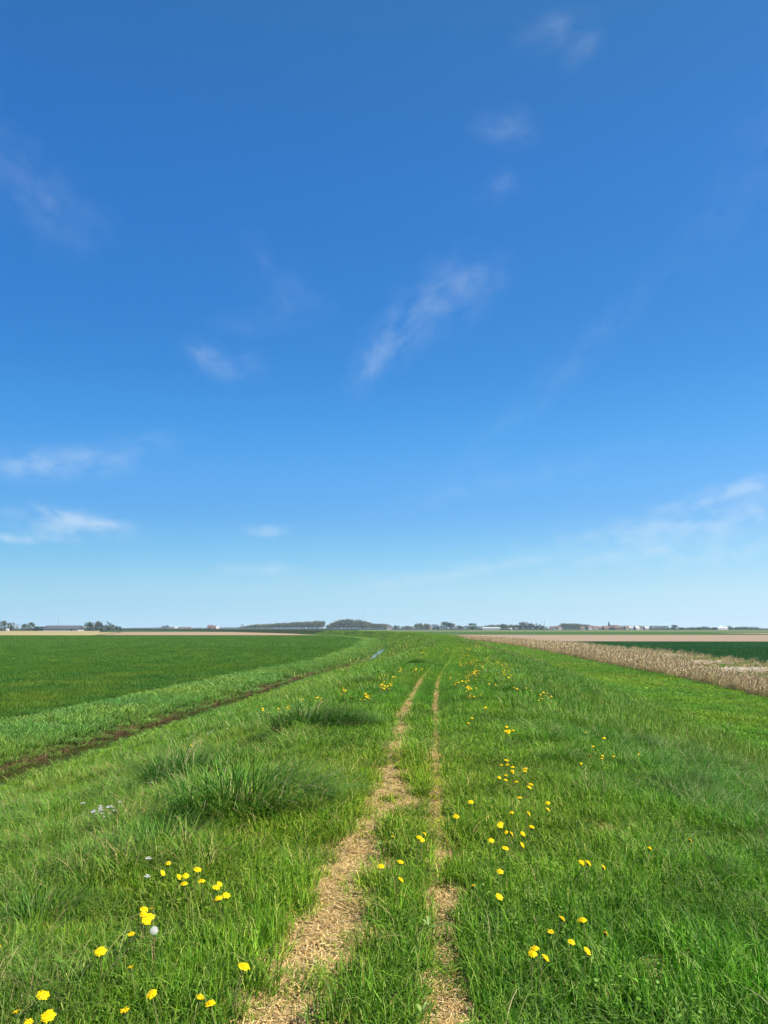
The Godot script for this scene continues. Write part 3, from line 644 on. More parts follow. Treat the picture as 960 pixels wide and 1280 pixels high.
	spread("grass_bents", L.bent, bent, leaf, "thin pale arching grass stems scattered over the near sward", "grass")
	spread("straw_litter", L.s, bits, dry, "dry tan stalks strewn over the bare trodden track", "straw")
	# reeds
	var reed := []
	for n in 3:
		var s := Shape.new()
		for k in 44:
			var at := Vector3(rng.randf_range(-0.3, 0.3), 0, rng.randf_range(-0.3, 0.3))
			var t := rng.randf() * TAU
			var tall := rng.randf_range(0.55, 1.4)
			var col := pick(tan)
			s.blade(at, t, tall, 0.008, rng.randf_range(0.02, 0.25), 3, col)
			s.blade(at + Vector3(0, tall * rng.randf_range(0.2, 0.6), 0), rng.randf() * TAU, tall * 0.35, 0.010, rng.randf_range(0.3, 0.9), 2, pick(tan))
			if rng.randf() < 0.4: s.blade(at + Vector3(0, tall * 0.85, 0), t, tall * 0.22, 0.04, 0.6, 2, Color(0.42, 0.33, 0.19))
		reed.append(s.done())
	var rl := [Layer.new(), Layer.new(), Layer.new()]
	for band in [[18.0, 60.0, 0.30], [60.0, 120.0, 0.42], [120.0, 330.0, 0.7]]:
		var d: float = band[0]
		while d < band[1]:
			var v := 16.6
			while v < 33.0:
				var vv: float = v + rng.randf() * band[2]
				var dd: float = d + rng.randf() * band[2]
				v += band[2]
				var n := n_patch.get_noise_2d(vv * 14, dd * 9)
				var edge := 17.2 + 0.8 * n
				var back := lerpf(20.3, 24.5, smoothstep(55, 90, dd)) + 1.6 * n
				var thin := 0.12 if vv > back else 1.0
				if vv < edge or rng.randf() > thin: continue
				var k := 0.95 + 0.2 * n + rng.randf_range(-0.08, 0.08)
				rl[rng.randi() % 3].add(spot(vv, dd, -0.02), rng.randf() * TAU, band[2] / 0.30 * 0.8, rng.randf_range(0.45, 0.85) * (1.0 + 0.35 * n) * (0.6 if thin < 1 else 1.0) * lerpf(0.85, 1.1, smoothstep(60, 110, dd)), Vector2(0.08, 0.05), Color(k, k, k))
			d += band[2]
	for n in 3: spread("reed_bed", rl[n], reed[n], dry, "belt of dry tan reeds along the foot of the dike", "reeds", "dry reed belt")

# ---------------------------------------------------------------- single plants
func petal_ring(s: Shape, n: int, r0: float, len: float, rise: float, y: float, wide: float, col: Color) -> void:
	for k in n:
		var a := TAU * (k + rng.randf_range(-0.3, 0.3)) / n
		var out := Vector3(cos(a), 0, sin(a))
		var across := Vector3(-sin(a), 0, cos(a)) * wide * 0.5
		var l := len * rng.randf_range(0.7, 1.15)
		var b := out * r0 + Vector3(0, y, 0)
		var m := b + (out * cos(rise) + Vector3(0, sin(rise), 0)) * l * 0.6
		var e := b + (out * cos(rise * 0.5) + Vector3(0, sin(rise * 0.5) - 0.1, 0)) * l
		var g := rng.randf_range(0.85, 1.1)
		var cc := Color(col.r * g, col.g * g, col.b)
		s.quad(b - across * 0.5, b + across * 0.5, m + across, m - across, cc)
		s.quad(m - across, m + across, e + across * 0.7, e - across * 0.7, cc)

func dandelion(open: float, tall: float, tilt: float, towards: float, m: Dictionary) -> Node3D:
	var t := thing("dandelion", Vector3.ZERO)
	var bend := Vector3(cos(towards), 0, sin(towards)) * tall * 0.22
	var s := Shape.new()
	s.tube([Vector3(0, -0.03, 0), Vector3(0, tall * 0.5, 0) + bend * 0.25, Vector3(0, tall, 0) + bend], [0.0028, 0.0024, 0.0022], 6, Color(0.19, 0.19, 0.07))
	put("stem", s.done(), m.stem, t)
	var head := Shape.new()
	if open > 0.5:
		petal_ring(head, 26, 0.003, 0.0215 * open, 0.12, 0.004, 0.0056, Color(0.93, 0.73, 0.006))
		petal_ring(head, 22, 0.002, 0.0175 * open, 0.42, 0.006, 0.005, Color(0.93, 0.72, 0.005))
		petal_ring(head, 16, 0.001, 0.0125 * open, 0.75, 0.008, 0.0045, Color(0.92, 0.68, 0.004))
		petal_ring(head, 10, 0.0, 0.008 * open, 1.15, 0.009, 0.004, Color(0.88, 0.52, 0.003))
	else:
		petal_ring(head, 14, 0.003, 0.017, 1.25, 0.005, 0.005, Color(0.85, 0.62, 0.01))
	var h := put("flower_head", head.done(), m.petal, t)
	h.position = Vector3(0, tall, 0) + bend
	h.basis = Basis(Vector3(-sin(towards), 0, cos(towards)), -tilt)
	var cup := Shape.new()
	cup.tube([Vector3(0, -0.010, 0), Vector3(0, -0.004, 0), Vector3(0, 0.005, 0)], [0.003, 0.0075, 0.0085], 9, Color(0.07, 0.12, 0.03))
	petal_ring(cup, 9, 0.007, 0.010, -0.9, 0.0, 0.003, Color(0.08, 0.13, 0.03))
	put("bracts", cup.done(), m.stem, h)
	return t

func build_flowers() -> void:
	rng.seed = 21
	var m := {"petal": tinted(0.6, 0.3, Color(0.75, 0.6, 0.02)), "stem": tinted(0.6, 0.3), "white": tinted(0.7, 0.3, Color(0.7, 0.7, 0.7)), "leaf": tinted(0.5, 0.4, Color(0.45, 0.7, 0.2))}
	var kinds := []
	for q in [[0.86, 0.19, 0.35, 0.6], [0.82, 0.19, 0.2, 1.3], [0.95, 0.19, 0.5, 0.9], [0.72, 0.18, 0.7, 0.2], [0.86, 0.19, 0.12, 2.4], [0.8, 0.2, 0.4, 1.9]]:
		kinds.append(dandelion(q[0], q[1], q[2], q[3], m))
	var fresh := kinds.duplicate()
	var sets := [
		[D_BESIDE_PATH, "yellow dandelion in the cluster on the ditch side of the bare track", "dandelions in the cluster beside the track", 1.0],
		[D_TRIO, "yellow dandelion crowded beside the white seed head", "dandelions beside the seed head", 1.1],
		[D_CORNER, "yellow dandelion standing alone in the grass on the ditch side of the track", "scattered dandelions on the ditch side", 1.05],
		[D_CENTRE, "yellow dandelion on the grass strip between the two trodden ruts", "dandelions between the ruts", 1.0],
		[D_RIGHT_NEAR, "yellow dandelion in the loose ring of eight on the reed side of the rut", "dandelions in the ring beside the rut", 1.0],
		[D_RIGHT_MID, "yellow dandelion in the long trail beside the narrow rut", "dandelions trailing along the narrow rut", 1.05],
		[D_RIGHT_SLOPE, "yellow dandelion among long grass on the slope above the reeds", "dandelions on the reed slope", 1.0],
		[D_RIGHT_FAR, "small yellow dandelion in the dense patches where the track fades, on the reed side", "far dandelions on the reed side", 1.3],
		[D_LEFT_FAR, "small yellow dandelion in the tufts along the shoulder above the ditch", "far dandelions on the ditch shoulder", 1.3]]
	for q in sets:
		var list: Array = q[0]
		for k in list.size() / 2:
			var n := rng.randi() % kinds.size()
			var o: Node3D = fresh[n] if fresh[n] else again(kinds[n], "dandelion")
			fresh[n] = null
			o.position = spot(list[2 * k], list[2 * k + 1])
			var big := rng.randf_range(0.72, 1.08)
			o.scale = Vector3(q[3] * big, q[3] * rng.randf_range(0.9, 1.1), q[3] * big)
			o.rotation.y = rng.randf_range(-0.7, 0.7)
			var says: String = q[1]
			if list == D_RIGHT_FAR and list[2 * k + 1] > 60: says = "tiny yellow dandelion where the dike's crown fades from sight"
			elif list == D_RIGHT_FAR and list[2 * k] > 1.9: says = "small yellow dandelion in the patch beside the row of white flowers"
			tag(o, says, "dandelion", q[2])
	var heads := Shape.new()   # beyond the single ones, the far patches hold many more
	heads.tube([Vector3(0, -0.03, 0), Vector3(0, 0.19, 0)], [0.0026, 0.0022], 5, Color(0.19, 0.19, 0.07))
	petal_ring(heads, 14, 0.003, 0.0185, 0.12, 0.19, 0.008, Color(0.93, 0.73, 0.006))
	petal_ring(heads, 10, 0.001, 0.012, 0.7, 0.194, 0.007, Color(0.92, 0.68, 0.004))
	var many := Layer.new()
	for k in D_MANY.size() / 2:
		many.add(spot(D_MANY[2 * k], D_MANY[2 * k + 1]), rng.randf() * TAU, rng.randf_range(0.9, 1.35), rng.randf_range(0.8, 1.2), Vector2(0.05, 0.04), Color.WHITE)
	spread("dandelion_patch", many, heads.done(), m.petal, "tiny yellow dandelions filling the far patches along the dike crown", "dandelions")
	var bud := dandelion(0.3, 0.155, 0.3, 0.5, m)
	for k in D_BUDS.size() / 2:
		var o := bud if k == 0 else again(bud, "dandelion")
		o.position = spot(D_BUDS[2 * k], D_BUDS[2 * k + 1])
		o.rotation.y = rng.randf() * TAU
		tag(o, "half-closed dandelion bud low in the grass beside the track", "dandelion", "dandelion buds")
	# the one gone to seed
	var t := thing("dandelion_seed_head", spot(D_SEED[0], D_SEED[1]))
	tag(t, "white round dandelion clock on a bare stem beside yellow blooms", "seed head")
	var s := Shape.new()
	s.tube([Vector3(0, -0.03, 0), Vector3(0.004, 0.1, 0), Vector3(0, 0.205, 0.004)], [0.003, 0.0026, 0.0024], 6, Color(0.20, 0.13, 0.07))
	put("stem", s.done(), m.stem, t)
	var ball := Shape.new()
	for k in 190:
		var y := 1.0 - 2.0 * (k + 0.5) / 190.0
		var a := k * 2.39996
		var n := Vector3(sqrt(1 - y * y) * cos(a), y, sqrt(1 - y * y) * sin(a))
		var u := n.cross(Vector3(0.3, 0.5, 0.8)).normalized()
		var w := n.cross(u)
		var tip := n * 0.0205
		ball.quad(n * 0.004 - u * 0.0002, n * 0.004 + u * 0.0002, tip + u * 0.0002, tip - u * 0.0002, Color(0.62, 0.60, 0.54))
		for z in 5:
			var b := TAU * z / 5 + k
			var e := tip + n * 0.002 + (u * cos(b) + w * sin(b)) * 0.0042
			var f := (u * -sin(b) + w * cos(b)) * 0.0006
			ball.tri(tip - f, tip + f, e, Color(0.80, 0.80, 0.78))
	var clock := put("seed_ball", ball.done(), m.white, t)
	clock.position = Vector3(0, 0.222, 0.004)
	clock.scale = Vector3.ONE * 0.82
	# pale spring flowers
	t = thing("white_flower", Vector3.ZERO)
	s = Shape.new()
	s.tube([Vector3(0, -0.03, 0), Vector3(0.004, 0.1, 0.003), Vector3(0, 0.19, 0)], [0.0018, 0.0015, 0.0012], 5, Color(0.10, 0.15, 0.04))
	put("stem", s.done(), m.stem, t)
	s = Shape.new()
	for k in 6:
		var a := TAU * k / 6.0
		var r := 0.011 if k else 0.0
		var at := Vector3(cos(a) * r, 0.19 - r * 0.6 + rng.randf_range(-0.004, 0.006), sin(a) * r)
		for z in 4:
			var b := TAU * z / 4.0 + k
			var o2 := Vector3(cos(b), 0.25, sin(b)) * 0.0085
			var f := Vector3(-sin(b), 0, cos(b)) * 0.0034
			s.quad(at, at + o2 * 0.6 + f, at + o2, at + o2 * 0.6 - f, Color(0.74, 0.70, 0.74))
	put("blossom", s.done(), m.white, t)
	var first := true
	for q in [[W_NEAR, "white flower standing alone in the green grass", "single white flowers", 1.3], [W_PATCH, "white flower in the dense patch on the ditch slope beside the tussocks", "patch of white flowers by the tussocks", 1.35], [W_LEFT, "small white flower on the slope above the ditch", "white flowers above the ditch", 1.5], [W_RIGHT, "small white flower in the row along the shoulder above the reeds", "white flowers on the reed shoulder", 1.9]]:
		for k in q[0].size() / 2:
			var o := t if first else again(t, "white_flower")
			first = false
			o.position = spot(q[0][2 * k], q[0][2 * k + 1])
			o.rotation.y = rng.randf() * TAU
			o.scale = Vector3(q[3], 1, q[3]) * rng.randf_range(0.8, 1.2)
			tag(o, q[1], "flower", q[2])
	# broad-leaved weeds pressed into the sward
	for q in [[-0.04, 4.2, 0.7, "pale broad-leaved weed on the strip beside the narrow rut"], [-0.06, 3.3, 0.5, "small pale leaf rosette at the edge of the narrow rut"], [-0.38, 5.6, 0.6, "broad pale leaves at the edge of the wide bare rut"], [-1.01, 5.1, 0.7, "broad-leaved dock in the grass on the ditch side of the bare track"]]:
		var o := thing("broadleaf_weed", spot(q[0], q[1], 0.02), rng.randf() * TAU)
		tag(o, q[3], "weed")
		for k in 5:
			var a := TAU * k / 5.0 + rng.randf_range(-0.4, 0.4)
			var l: float = rng.randf_range(0.05, 0.09) * q[2]
			var lf := Shape.new()
			var col := Color(0.20, 0.30, 0.07) * rng.randf_range(0.8, 1.3)
			var rise := rng.randf_range(0.0, 0.045)
			for z in 5:
				var s0 := z / 5.0
				var s1 := (z + 1) / 5.0
				var w0 := (0.08 + sin(s0 * PI)) * l * 0.2
				var w1 := (0.02 + sin(s1 * PI)) * l * 0.2
				var y0 := 0.05 + rise * sin(s0 * 2.0)
				var y1 := 0.05 + rise * sin(s1 * 2.0)
				lf.quad(Vector3(s0 * l, y0, -w0), Vector3(s0 * l, y0 - 0.004, 0), Vector3(s1 * l, y1 - 0.004, 0), Vector3(s1 * l, y1, -w1), col)
				lf.quad(Vector3(s0 * l, y0 - 0.004, 0), Vector3(s0 * l, y0, w0), Vector3(s1 * l, y1, w1), Vector3(s1 * l, y1 - 0.004, 0), col)
			put("leaf", lf.done(), m.leaf, o).rotation.y = a
	# tussocks of long drooping grass
	var grey := [[0.45, Color(0.080, 0.195, 0.022)], [0.33, Color(0.140, 0.260, 0.045)], [0.22, Color(0.05, 0.14, 0.015)]]
	var long_leaf := tinted(0.6, 0.28, Color(0.55, 0.75, 0.2))
	var deep := [[0.5, Color(0.052, 0.140, 0.020)], [0.28, Color(0.095, 0.20, 0.036)], [0.22, Color(0.034, 0.098, 0.012)]]  # darker greens: shade among the dense blades is put into the colour
	var tuft := []
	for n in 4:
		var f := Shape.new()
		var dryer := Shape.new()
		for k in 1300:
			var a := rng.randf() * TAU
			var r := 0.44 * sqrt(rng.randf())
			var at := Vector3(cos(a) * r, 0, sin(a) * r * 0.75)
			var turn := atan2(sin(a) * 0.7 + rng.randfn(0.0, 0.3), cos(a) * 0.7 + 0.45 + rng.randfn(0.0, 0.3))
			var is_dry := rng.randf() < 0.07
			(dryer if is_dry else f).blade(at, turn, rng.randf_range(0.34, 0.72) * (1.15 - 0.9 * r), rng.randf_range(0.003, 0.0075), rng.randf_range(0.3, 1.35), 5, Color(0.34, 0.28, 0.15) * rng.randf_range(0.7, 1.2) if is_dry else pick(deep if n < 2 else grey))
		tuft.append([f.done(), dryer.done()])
	var pair := "pale drooping tussock, one of a pair on the slope above the reeds"
	var words := ["largest dark tussock of wind-combed grass on the ditch shoulder", "pale drooping tussock adjoining the largest dark tussock", "dark low tussock on the ditch shoulder below a line of dandelions", "small tussock between the white flower patch and the largest tussock", "spreading tussock on the ditch side near the white seed head", pair, pair, "small tussock beside dandelions on the slope above the reeds", "low tussock beside a lone dandelion on the slope above the reeds", "low tussock among the dense dandelion patches of the reed side", "low tussock of long grass between the fading ruts", "low tussock on the crest of the dike where the track fades", "low tussock at the end of the row of white flowers", "pale tussock downhill of the row of white flowers", "pale tussock midway down the slope above the reeds", "low tussock by the dandelion tuft on the ditch shoulder", "low tussock just above the bend of the ditch", "pale low tussock near the edge of the wide bare rut"]
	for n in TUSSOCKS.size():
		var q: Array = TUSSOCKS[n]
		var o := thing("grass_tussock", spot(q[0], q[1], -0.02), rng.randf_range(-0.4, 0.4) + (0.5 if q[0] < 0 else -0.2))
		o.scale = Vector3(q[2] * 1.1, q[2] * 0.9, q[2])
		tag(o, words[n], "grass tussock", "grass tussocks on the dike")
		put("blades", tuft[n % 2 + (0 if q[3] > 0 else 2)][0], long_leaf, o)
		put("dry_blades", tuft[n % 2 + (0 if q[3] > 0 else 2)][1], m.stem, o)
	# mats of washed-up dead reed behind the belt
	var pale := [[0.55, Color(0.60, 0.54, 0.42)], [0.3, Color(0.45, 0.38, 0.28)], [0.15, Color(0.25, 0.2, 0.14)]]
	var mat := tinted(0.9, 0.2)
	for q in [[27.9, 86.0, 2.6, 3.2, "pale mat of dead reed beside the dark crop, behind the reed belt"], [26.8, 71.5, 3.0, 3.4, "broad pale mat of dead reed lying at the crop edge"], [29.2, 106.0, 2.6, 3.4, "pale dead reed mat half hidden by the dry reeds"], [29.2, 127.5, 2.2, 3.6, "thin pale reed mat far along the reed belt"], [28.4, 148.0, 2.2, 3.0, "small pale reed mat between crop and reeds"], [29.7, 173.0, 2.2, 4.0, "narrow pale strip of dead reed near the ploughed soil"], [30.8, 190.0, 2.2, 4.0, "farthest pale strip of dead reed at the crop corner"]]:
		var o := thing("reed_mat", spot(q[0], q[1]))
		tag(o, q[4], "dead reeds")
		var bed := Shape.new()
		var ring := []
		for k in 22:
			var a := TAU * k / 22.0
			var r := 1.0 + 0.5 * n_fine.get_noise_2d(cos(a) * 90 + q[1] * 9, sin(a) * 90)
			ring.append(Vector3(cos(a) * q[2] * r, 0.02, sin(a) * q[3] * r))
		for k in 22:
			var a: Vector3 = ring[k]
			var b: Vector3 = ring[(k + 1) % 22]
			bed.tri(a * 0.6 + Vector3(0, 0.16, 0), b * 0.6 + Vector3(0, 0.16, 0), Vector3(0, 0.2, 0), Color(0.40, 0.34, 0.25))
			bed.quad(a, b, b * 0.6 + Vector3(0, 0.16, 0), a * 0.6 + Vector3(0, 0.16, 0), Color(0.40, 0.34, 0.25))
		put("mat", bed.done(), mat, o)
		var stalks := Shape.new()
		for k in 900:
			var a := rng.randf() * TAU
			var r := sqrt(rng.randf()) * (1.0 + 0.5 * n_fine.get_noise_2d(cos(a) * 90 + q[1] * 9, sin(a) * 90))
			var at := Vector3(cos(a) * r * q[2], 0.05 + 0.17 * (1 - r * 0.8), sin(a) * r * q[3])
			var t2 := rng.randf() * TAU
			var along := Vector3(cos(t2), rng.randf_range(-0.1, 0.4), sin(t2)) * rng.randf_range(0.15, 0.5)
			var across := Vector3(-sin(t2), rng.randf_range(-0.5, 0.5), cos(t2)) * 0.02
			stalks.quad(at - across, at + across, at + along + across, at + along - across, pick(pale))
		put("stalks", stalks.done(), mat, o).set_meta("kind", "stuff")

# ---------------------------------------------------------------- the far edge: trees, woods, houses
func crown(n: int, lobes: int, low: float, bare: float, palette: Array) -> ArrayMesh:   # unit tree: 1 m tall, 1 m wide
	var s := Shape.new()
	var balls := []
	for k in lobes:
		var y := rng.randf_range(low + 0.12, 0.86)
		var wide := 0.34 * sin(clampf((y - low) / (1 - low), 0.1, 0.95) * PI) + 0.05
		var a := rng.randf() * TAU
		balls.append([Vector3(cos(a) * wide, y, sin(a) * wide), rng.randf_range(0.12, 0.22)])
	balls.append([Vector3(0, 0.6, 0), 0.3])
	balls.append([Vector3(0, 0.38, 0), 0.27])
	for k in n:
		var b: Array = balls[rng.randi() % balls.size()]
		var dir := Vector3(rng.randfn(), rng.randfn(), rng.randfn()).normalized()
		var at: Vector3 = b[0] + dir * b[1] * pow(rng.randf(), 0.35)
		at.y = minf(at.y, 1.0)
		var u := Vector3(rng.randfn(), rng.randfn(), rng.randfn()).normalized() * rng.randf_range(0.022, 0.045) * (1.0 - bare * 0.5)
		var w := u.cross(Vector3(rng.randfn(), rng.randfn(), rng.randfn()).normalized())
		s.quad(at - u, at + w, at + u, at - w, pick(palette))
	return s.done()

func trunk() -> ArrayMesh:
	var s := Shape.new()
	var bark := Color(0.11, 0.095, 0.075)
	s.tube([Vector3(0, -0.02, 0), Vector3(0.01, 0.3, 0), Vector3(0, 0.75, 0.01)], [0.03, 0.022, 0.008], 6, bark)
	for k in 5:
		var a := TAU * k / 5 + 0.4
		var y := 0.22 + 0.08 * k
		s.tube([Vector3(0, y, 0), Vector3(cos(a) * 0.14, y + 0.16, sin(a) * 0.14), Vector3(cos(a) * 0.26, y + 0.28, sin(a) * 0.26)], [0.012, 0.008, 0.003], 4, bark)
	return s.done()

func along(outline: Array, x: float) -> float:
	var i := 0
	while i < outline.size() - 2 and x > outline[i + 1][0]: i += 1
	return lerpf(outline[i][1], outline[i + 1][1], clampf((x - outline[i][0]) / (outline[i + 1][0] - outline[i][0]), 0, 1))

func gable(w: float, depth: float, eave: float, ridge: float, over: float) -> ArrayMesh:
	var s := Shape.new()
	var x := w / 2 + over
	var z := depth / 2 + over
	var y := eave - 0.15
	var col := Color.WHITE
	s.quad(Vector3(-x, y, z), Vector3(x, y, z), Vector3(x, ridge, 0), Vector3(-x, ridge, 0), col)
	s.quad(Vector3(x, y, -z), Vector3(-x, y, -z), Vector3(-x, ridge, 0), Vector3(x, ridge, 0), col)
	s.quad(Vector3(-x, y, z), Vector3(-x, y, -z), Vector3(x, y, -z), Vector3(x, y, z), col)
	s.tri(Vector3(-x, y, -z), Vector3(-x, y, z), Vector3(-x, ridge, 0), col)
	s.tri(Vector3(x, y, z), Vector3(x, y, -z), Vector3(x, ridge, 0), col)
	return s.done()

func block(w: float, h: float, depth: float) -> ArrayMesh:
	var s := Shape.new()
	s.box(Vector3(-w / 2, -0.3, -depth / 2), Vector3(w / 2, h, depth / 2), Color.WHITE)
	return s.done()

func build_horizon() -> void:
	rng.seed = 9
	var leafy := tinted(0.8, 0.2)
	var pal := [
		[[0.6, Color(0.062, 0.078, 0.034)], [0.4, Color(0.095, 0.105, 0.055)]],
		[[0.6, Color(0.12, 0.11, 0.065)], [0.4, Color(0.085, 0.095, 0.05)]],
		[[0.6, Color(0.22, 0.19, 0.125)], [0.4, Color(0.14, 0.125, 0.085)]],
		[[0.6, Color(0.024, 0.042, 0.02)], [0.4, Color(0.038, 0.055, 0.026)]],
		[[0.6, Color(0.065, 0.12, 0.024)], [0.4, Color(0.09, 0.145, 0.035)]]]
	var crowns := []
	for p in 5:
		crowns.append([])
		for k in 3: crowns[p].append(crown(1100 if p != 2 else 700, 15, 0.0 if p == 3 else 0.06, 1.0 if p == 2 else 0.0, pal[p]))
	var bole := trunk()
	var kind_words := ["grey-green broadleaved tree", "thin brownish tree just coming into leaf", "bare pale tree", "dark dense evergreen", "rounded fresh green tree"]
	var where := func(x, d): return "by the farm with the long dark roof" if d < 900 else ("before the far woods" if x < -30 else ("along the skyline before the village" if x < 330 else "along the skyline beyond the village"))
	for n in TREES.size():
		var q: Array = TREES[n]
		var o := thing("tree", Vector3(q[0], -2.1, -q[1]), rng.randf() * TAU)
		o.scale = Vector3(q[3] * 1.15, q[2] * 1.04, q[3] * 1.15)
		put("trunk", bole, leafy, o)
		put("crown", crowns[int(q[4])][n % 3], leafy, o)
		var l: String = kind_words[int(q[4])] + " " + where.call(q[0], q[1])
		tag(o, l, "tree", l)
	# far woods read as one mass each
	var mass := []
	for k in 3:
		var s := Shape.new()
		s.tube([Vector3(0, -0.02, 0), Vector3(0, 0.8, 0)], [0.02, 0.006], 5, Color(0.12, 0.10, 0.08))
		var c := crown(420, 9, 0.1, 0.0, [[0.42, Color(0.125, 0.14, 0.062)], [0.36, Color(0.090, 0.125, 0.040)], [0.22, Color(0.17, 0.155, 0.10)]])
		var a := c.surface_get_arrays(0)
		var base := s.p.size()
		s.p.append_array(a[Mesh.ARRAY_VERTEX])
		s.c.append_array(a[Mesh.ARRAY_COLOR])
		for z in a[Mesh.ARRAY_INDEX]: s.i.append(z + base)
		mass.append(s.done())
	var names := ["long level grey-brown wood next to the domed wood", "domed grey wood under the thin mast", "square dark block of trees on the skyline", "low dark wood behind the pale greenhouse", "domed wood beside the village houses", "low flat-topped wood beside the white marquees"]
	for n in WOODS.size() + TREE_LINES.size():
		var line := n >= WOODS.size()
		var q: Array = TREE_LINES[n - WOODS.size()] if line else WOODS[n]
		var o: Array = q[1]
		var l := Layer.new()
		var x: float = o[0][0]
		while x < o[-1][0]:
			for r in (2 if line else 6):
				var px := x + rng.randf_range(-3, 3)
				var h := along(o, px) * rng.randf_range(0.72, 1.06)
				var wide := h * rng.randf_range(0.5, 0.85) if not line else h * rng.randf_range(0.9, 1.6)
				var k := rng.randf_range(0.8, 1.25)
				l.add(Vector3(px * (q[0] + r * 9.0) / q[0], -2.1, -(q[0] + r * 9.0)), rng.randf() * TAU, wide, h, Vector2.ZERO, Color(k * rng.randf_range(0.9, 1.1), k, k * rng.randf_range(0.85, 1.1)))
			x += 4.5 if not line else 6.0
		spread("wood" if not line else "tree_line", l, mass[n % 3], leafy, names[n] if not line else "low hazy line of far trees along the skyline", "wood" if not line else "trees", "" if not line else "far tree lines")
	# village houses
	var roofs := [plain(Color(0.165, 0.115, 0.09)), plain(Color(0.10, 0.095, 0.095)), plain(Color(0.42, 0.41, 0.39))]
	var walls := [plain(Color(0.50, 0.48, 0.45)), plain(Color(0.42, 0.35, 0.29)), plain(Color(0.20, 0.14, 0.11))]
	var glass := plain(Color(0.03, 0.035, 0.04), 0.1)
	var rw := ["red tiled roof", "dark slate roof", "pale metal roof"]
	var ww := ["white", "buff", "red brick"]
	for q in HOUSES:
		var o := thing("house", Vector3(q[0], -2.1, -q[1]), rng.randf_range(-0.5, 0.5))
		var eave: float = q[3] * 0.55
		put("wall", block(q[2], eave, 7.0), walls[q[5]], o)
		put("roof", gable(q[2], 7.0, eave, q[3] + 1.2, 0.35), roofs[q[4]], o)
		for z in 2:
			var g := put("window", block(1.2, 1.2, 0.06), glass, o)
			g.position = Vector3((z - 0.5) * q[2] * 0.5, 1.2, 3.52)
		var l: String = ww[q[5]] + " house with a " + rw[q[4]] + (" on the skyline before the village" if q[0] < 150 else " in the row of village houses")
		if q[0] < -100: l = ww[q[5]] + " house with a " + rw[q[4]] + " near the long level wood"
		tag(o, l, "house", l)
	var o := thing("barn", Vector3(-415.6, -2.1, -850.0), 0.0)
	tag(o, "long low farm barn with a dark roof and white wall", "barn")
	put("wall", block(40.0, 2.3, 16.0), walls[0], o)
	put("roof", gable(40.0, 16.0, 2.4, 6.0, 0.8), plain(Color(0.085, 0.088, 0.095), 0.8), o)
	put("door", block(1.6, 2.0, 0.1), glass, o).position = Vector3(13, 0, 8.06)
	o = thing("shed", Vector3(-464.8, -2.1, -822.0))
	tag(o, "tiny white shed under the bare tree beside the farm", "shed")
	put("wall", block(2.6, 1.8, 2.5), walls[0], o)
	put("roof", gable(2.6, 2.5, 1.8, 2.8, 0.2), roofs[2], o)
	o = thing("greenhouse", Vector3(96.5, -2.1, -1380.0), -0.1)
	tag(o, "long pale arched greenhouse before the dark low wood", "greenhouse")
	put("wall", block(30.0, 2.4, 12.0), plain(Color(0.40, 0.43, 0.41), 0.6), o)
	var arch := Shape.new()
	for k in 10:
		var a := PI * k / 10
		var b := PI * (k + 1) / 10
		arch.quad(Vector3(-15.2, 2.3 + sin(a) * 2.4, cos(a) * 6.2), Vector3(15.2, 2.3 + sin(a) * 2.4, cos(a) * 6.2), Vector3(15.2, 2.3 + sin(b) * 2.4, cos(b) * 6.2), Vector3(-15.2, 2.3 + sin(b) * 2.4, cos(b) * 6.2), Color.WHITE)
		for e in [-15.2, 15.2]: arch.tri(Vector3(e, 2.3 + sin(a) * 2.4, cos(a) * 6.2), Vector3(e, 2.3 + sin(b) * 2.4, cos(b) * 6.2), Vector3(e, 2.3, 0), Color.WHITE)
	put("roof", arch.done(), plain(Color(0.42, 0.46, 0.43), 0.5), o)
	for q in [[495.6, 1400, 13.0, 3.0, 7.2, "large white marquee with a pointed roof on the skyline"], [505.5, 1405, 6.0, 3.0, 6.0, "small white marquee beside the larger one"]]:
		o = thing("marquee", Vector3(q[0], -2.1, -q[1]))
		tag(o, q[5], "marquee")
		var white := plain(Color(0.62, 0.62, 0.60))
		put("wall", block(q[2], q[3], 9.0), white, o)
		var peak := Shape.new()
		var x: float = q[2] / 2 + 0.3
		for f in [[-x, 4.8, x, 4.8], [x, 4.8, x, -4.8], [x, -4.8, -x, -4.8], [-x, -4.8, -x, 4.8]]:
			peak.tri(Vector3(f[0], q[3] - 0.1, f[1]), Vector3(f[2], q[3] - 0.1, f[3]), Vector3(0, q[4], 0), Color.WHITE)
		put("roof", peak.done(), white, o)
	o = thing("church", Vector3(338.9, -2.1, -1560.0))
	tag(o, "slim dark church tower with a pointed spire above the village", "church")
	put("tower", block(3.6, 9.0, 3.6), plain(Color(0.20, 0.13, 0.10)), o)
	var sp := Shape.new()
	for k in 8:
		var a := TAU * k / 8
		var b := TAU * (k + 1) / 8
		sp.tri(Vector3(cos(a) * 2.2, 8.9, sin(a) * 2.2), Vector3(cos(b) * 2.2, 8.9, sin(b) * 2.2), Vector3(0, 16.5, 0), Color.WHITE)
	put("spire", sp.done(), plain(Color(0.05, 0.055, 0.065)), o)
	put("nave", block(16.0, 5.0, 8.0), walls[2], o).position = Vector3(9.5, 0, 0)
	put("nave_roof", gable(16.0, 8.0, 5.0, 8.6, 0.3), roofs[1], o).position = Vector3(9.5, 0, 0)
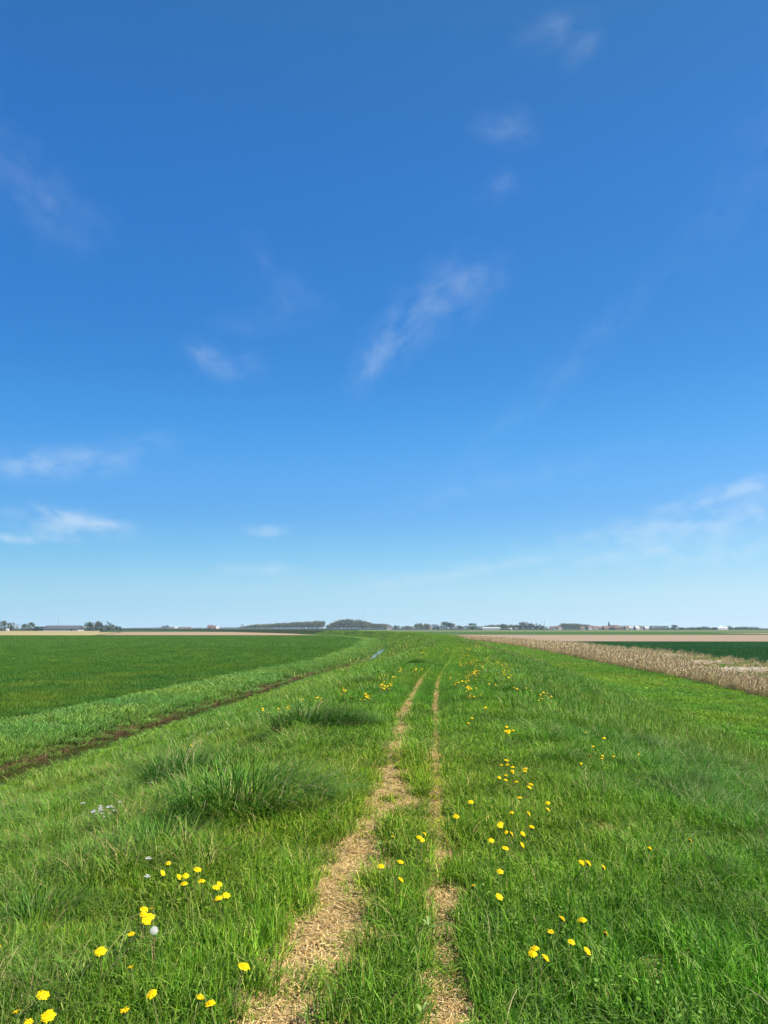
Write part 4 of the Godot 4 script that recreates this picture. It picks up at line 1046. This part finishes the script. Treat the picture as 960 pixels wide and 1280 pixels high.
	for q in [[-795.2, 1600, 25.0, "slender radio mast rising behind the long dark barn roof"], [-177.2, 1900, 37.0, "thin mast standing above the domed grey wood"], [205.8, 1500, 16.5, "thin lattice mast between the trees and the village"]]:
		o = thing("mast", Vector3(q[0], -2.1, -q[1]))
		tag(o, q[3], "mast")
		var ms := Shape.new()
		ms.tube([Vector3(0, -0.2, 0), Vector3(0, q[2], 0)], [0.5, 0.3], 6, Color.WHITE)
		put("pole", ms.done(), plain(Color(0.22, 0.23, 0.25)), o)
		put("antenna", block(1.6, 0.3, 0.5), plain(Color(0.3, 0.3, 0.32)), o).position = Vector3(0, q[2] * 0.93, 0)
	o = thing("small_shed", Vector3(94.6, -2.1, -1000.0))  # plain shed standing in for a small dark and white object
	tag(o, "small white shed with a dark door before the skyline trees", "pump house")
	put("wall", block(3.2, 2.6, 3.0), walls[0], o)
	put("roof", gable(3.2, 3.0, 2.6, 3.3, 0.2), roofs[2], o)
	put("door", block(1.2, 2.0, 0.06), glass, o).position = Vector3(-0.8, 0, 1.53)

# ----------------------------------------------------------------
func _ready() -> void:
	var cam := Camera3D.new()
	cam.name = "camera"
	cam.fov = 67.0
	cam.near = 0.1
	cam.far = 12000.0
	cam.position = Vector3(0, 1.55, 0)
	cam.rotation = Vector3(deg_to_rad(8.5), deg_to_rad(3.8), 0)
	add_child(cam)
	cam.current = true
	n_fine.seed = 5
	n_fine.frequency = 0.02
	n_patch.seed = 8
	n_patch.frequency = 0.03
	n_patch.fractal_octaves = 3
	n_wide.seed = 12
	n_wide.frequency = 0.012
	var env := Environment.new()
	env.background_mode = Environment.BG_SKY
	env.sky = Sky.new()
	var sky := PanoramaSkyMaterial.new()
	sky.panorama = make_sky()
	env.sky.sky_material = sky
	env.tonemap_mode = Environment.TONE_MAPPER_LINEAR
	env.tonemap_exposure = 1.7
	env.background_energy_multiplier = 0.588
	env.sdfgi_enabled = true
	env.ssao_enabled = true
	env.ssil_enabled = true
	env.fog_enabled = true
	env.fog_density = 0.00011
	env.fog_light_color = Color(0.80, 0.90, 1.0)
	var around := WorldEnvironment.new()
	around.name = "environment"
	around.environment = env
	add_child(around)
	var sun := DirectionalLight3D.new()
	sun.name = "sun"
	sun.light_energy = 1.6
	sun.light_color = Color(1.0, 0.965, 0.90)
	sun.light_angular_distance = 0.5
	sun.shadow_enabled = true
	add_child(sun)
	sun.look_at_from_position(Vector3.ZERO, -SUN, Vector3.UP)
	build_ground()
	build_fields()
	build_vegetation()
	build_horizon()
	build_flowers()
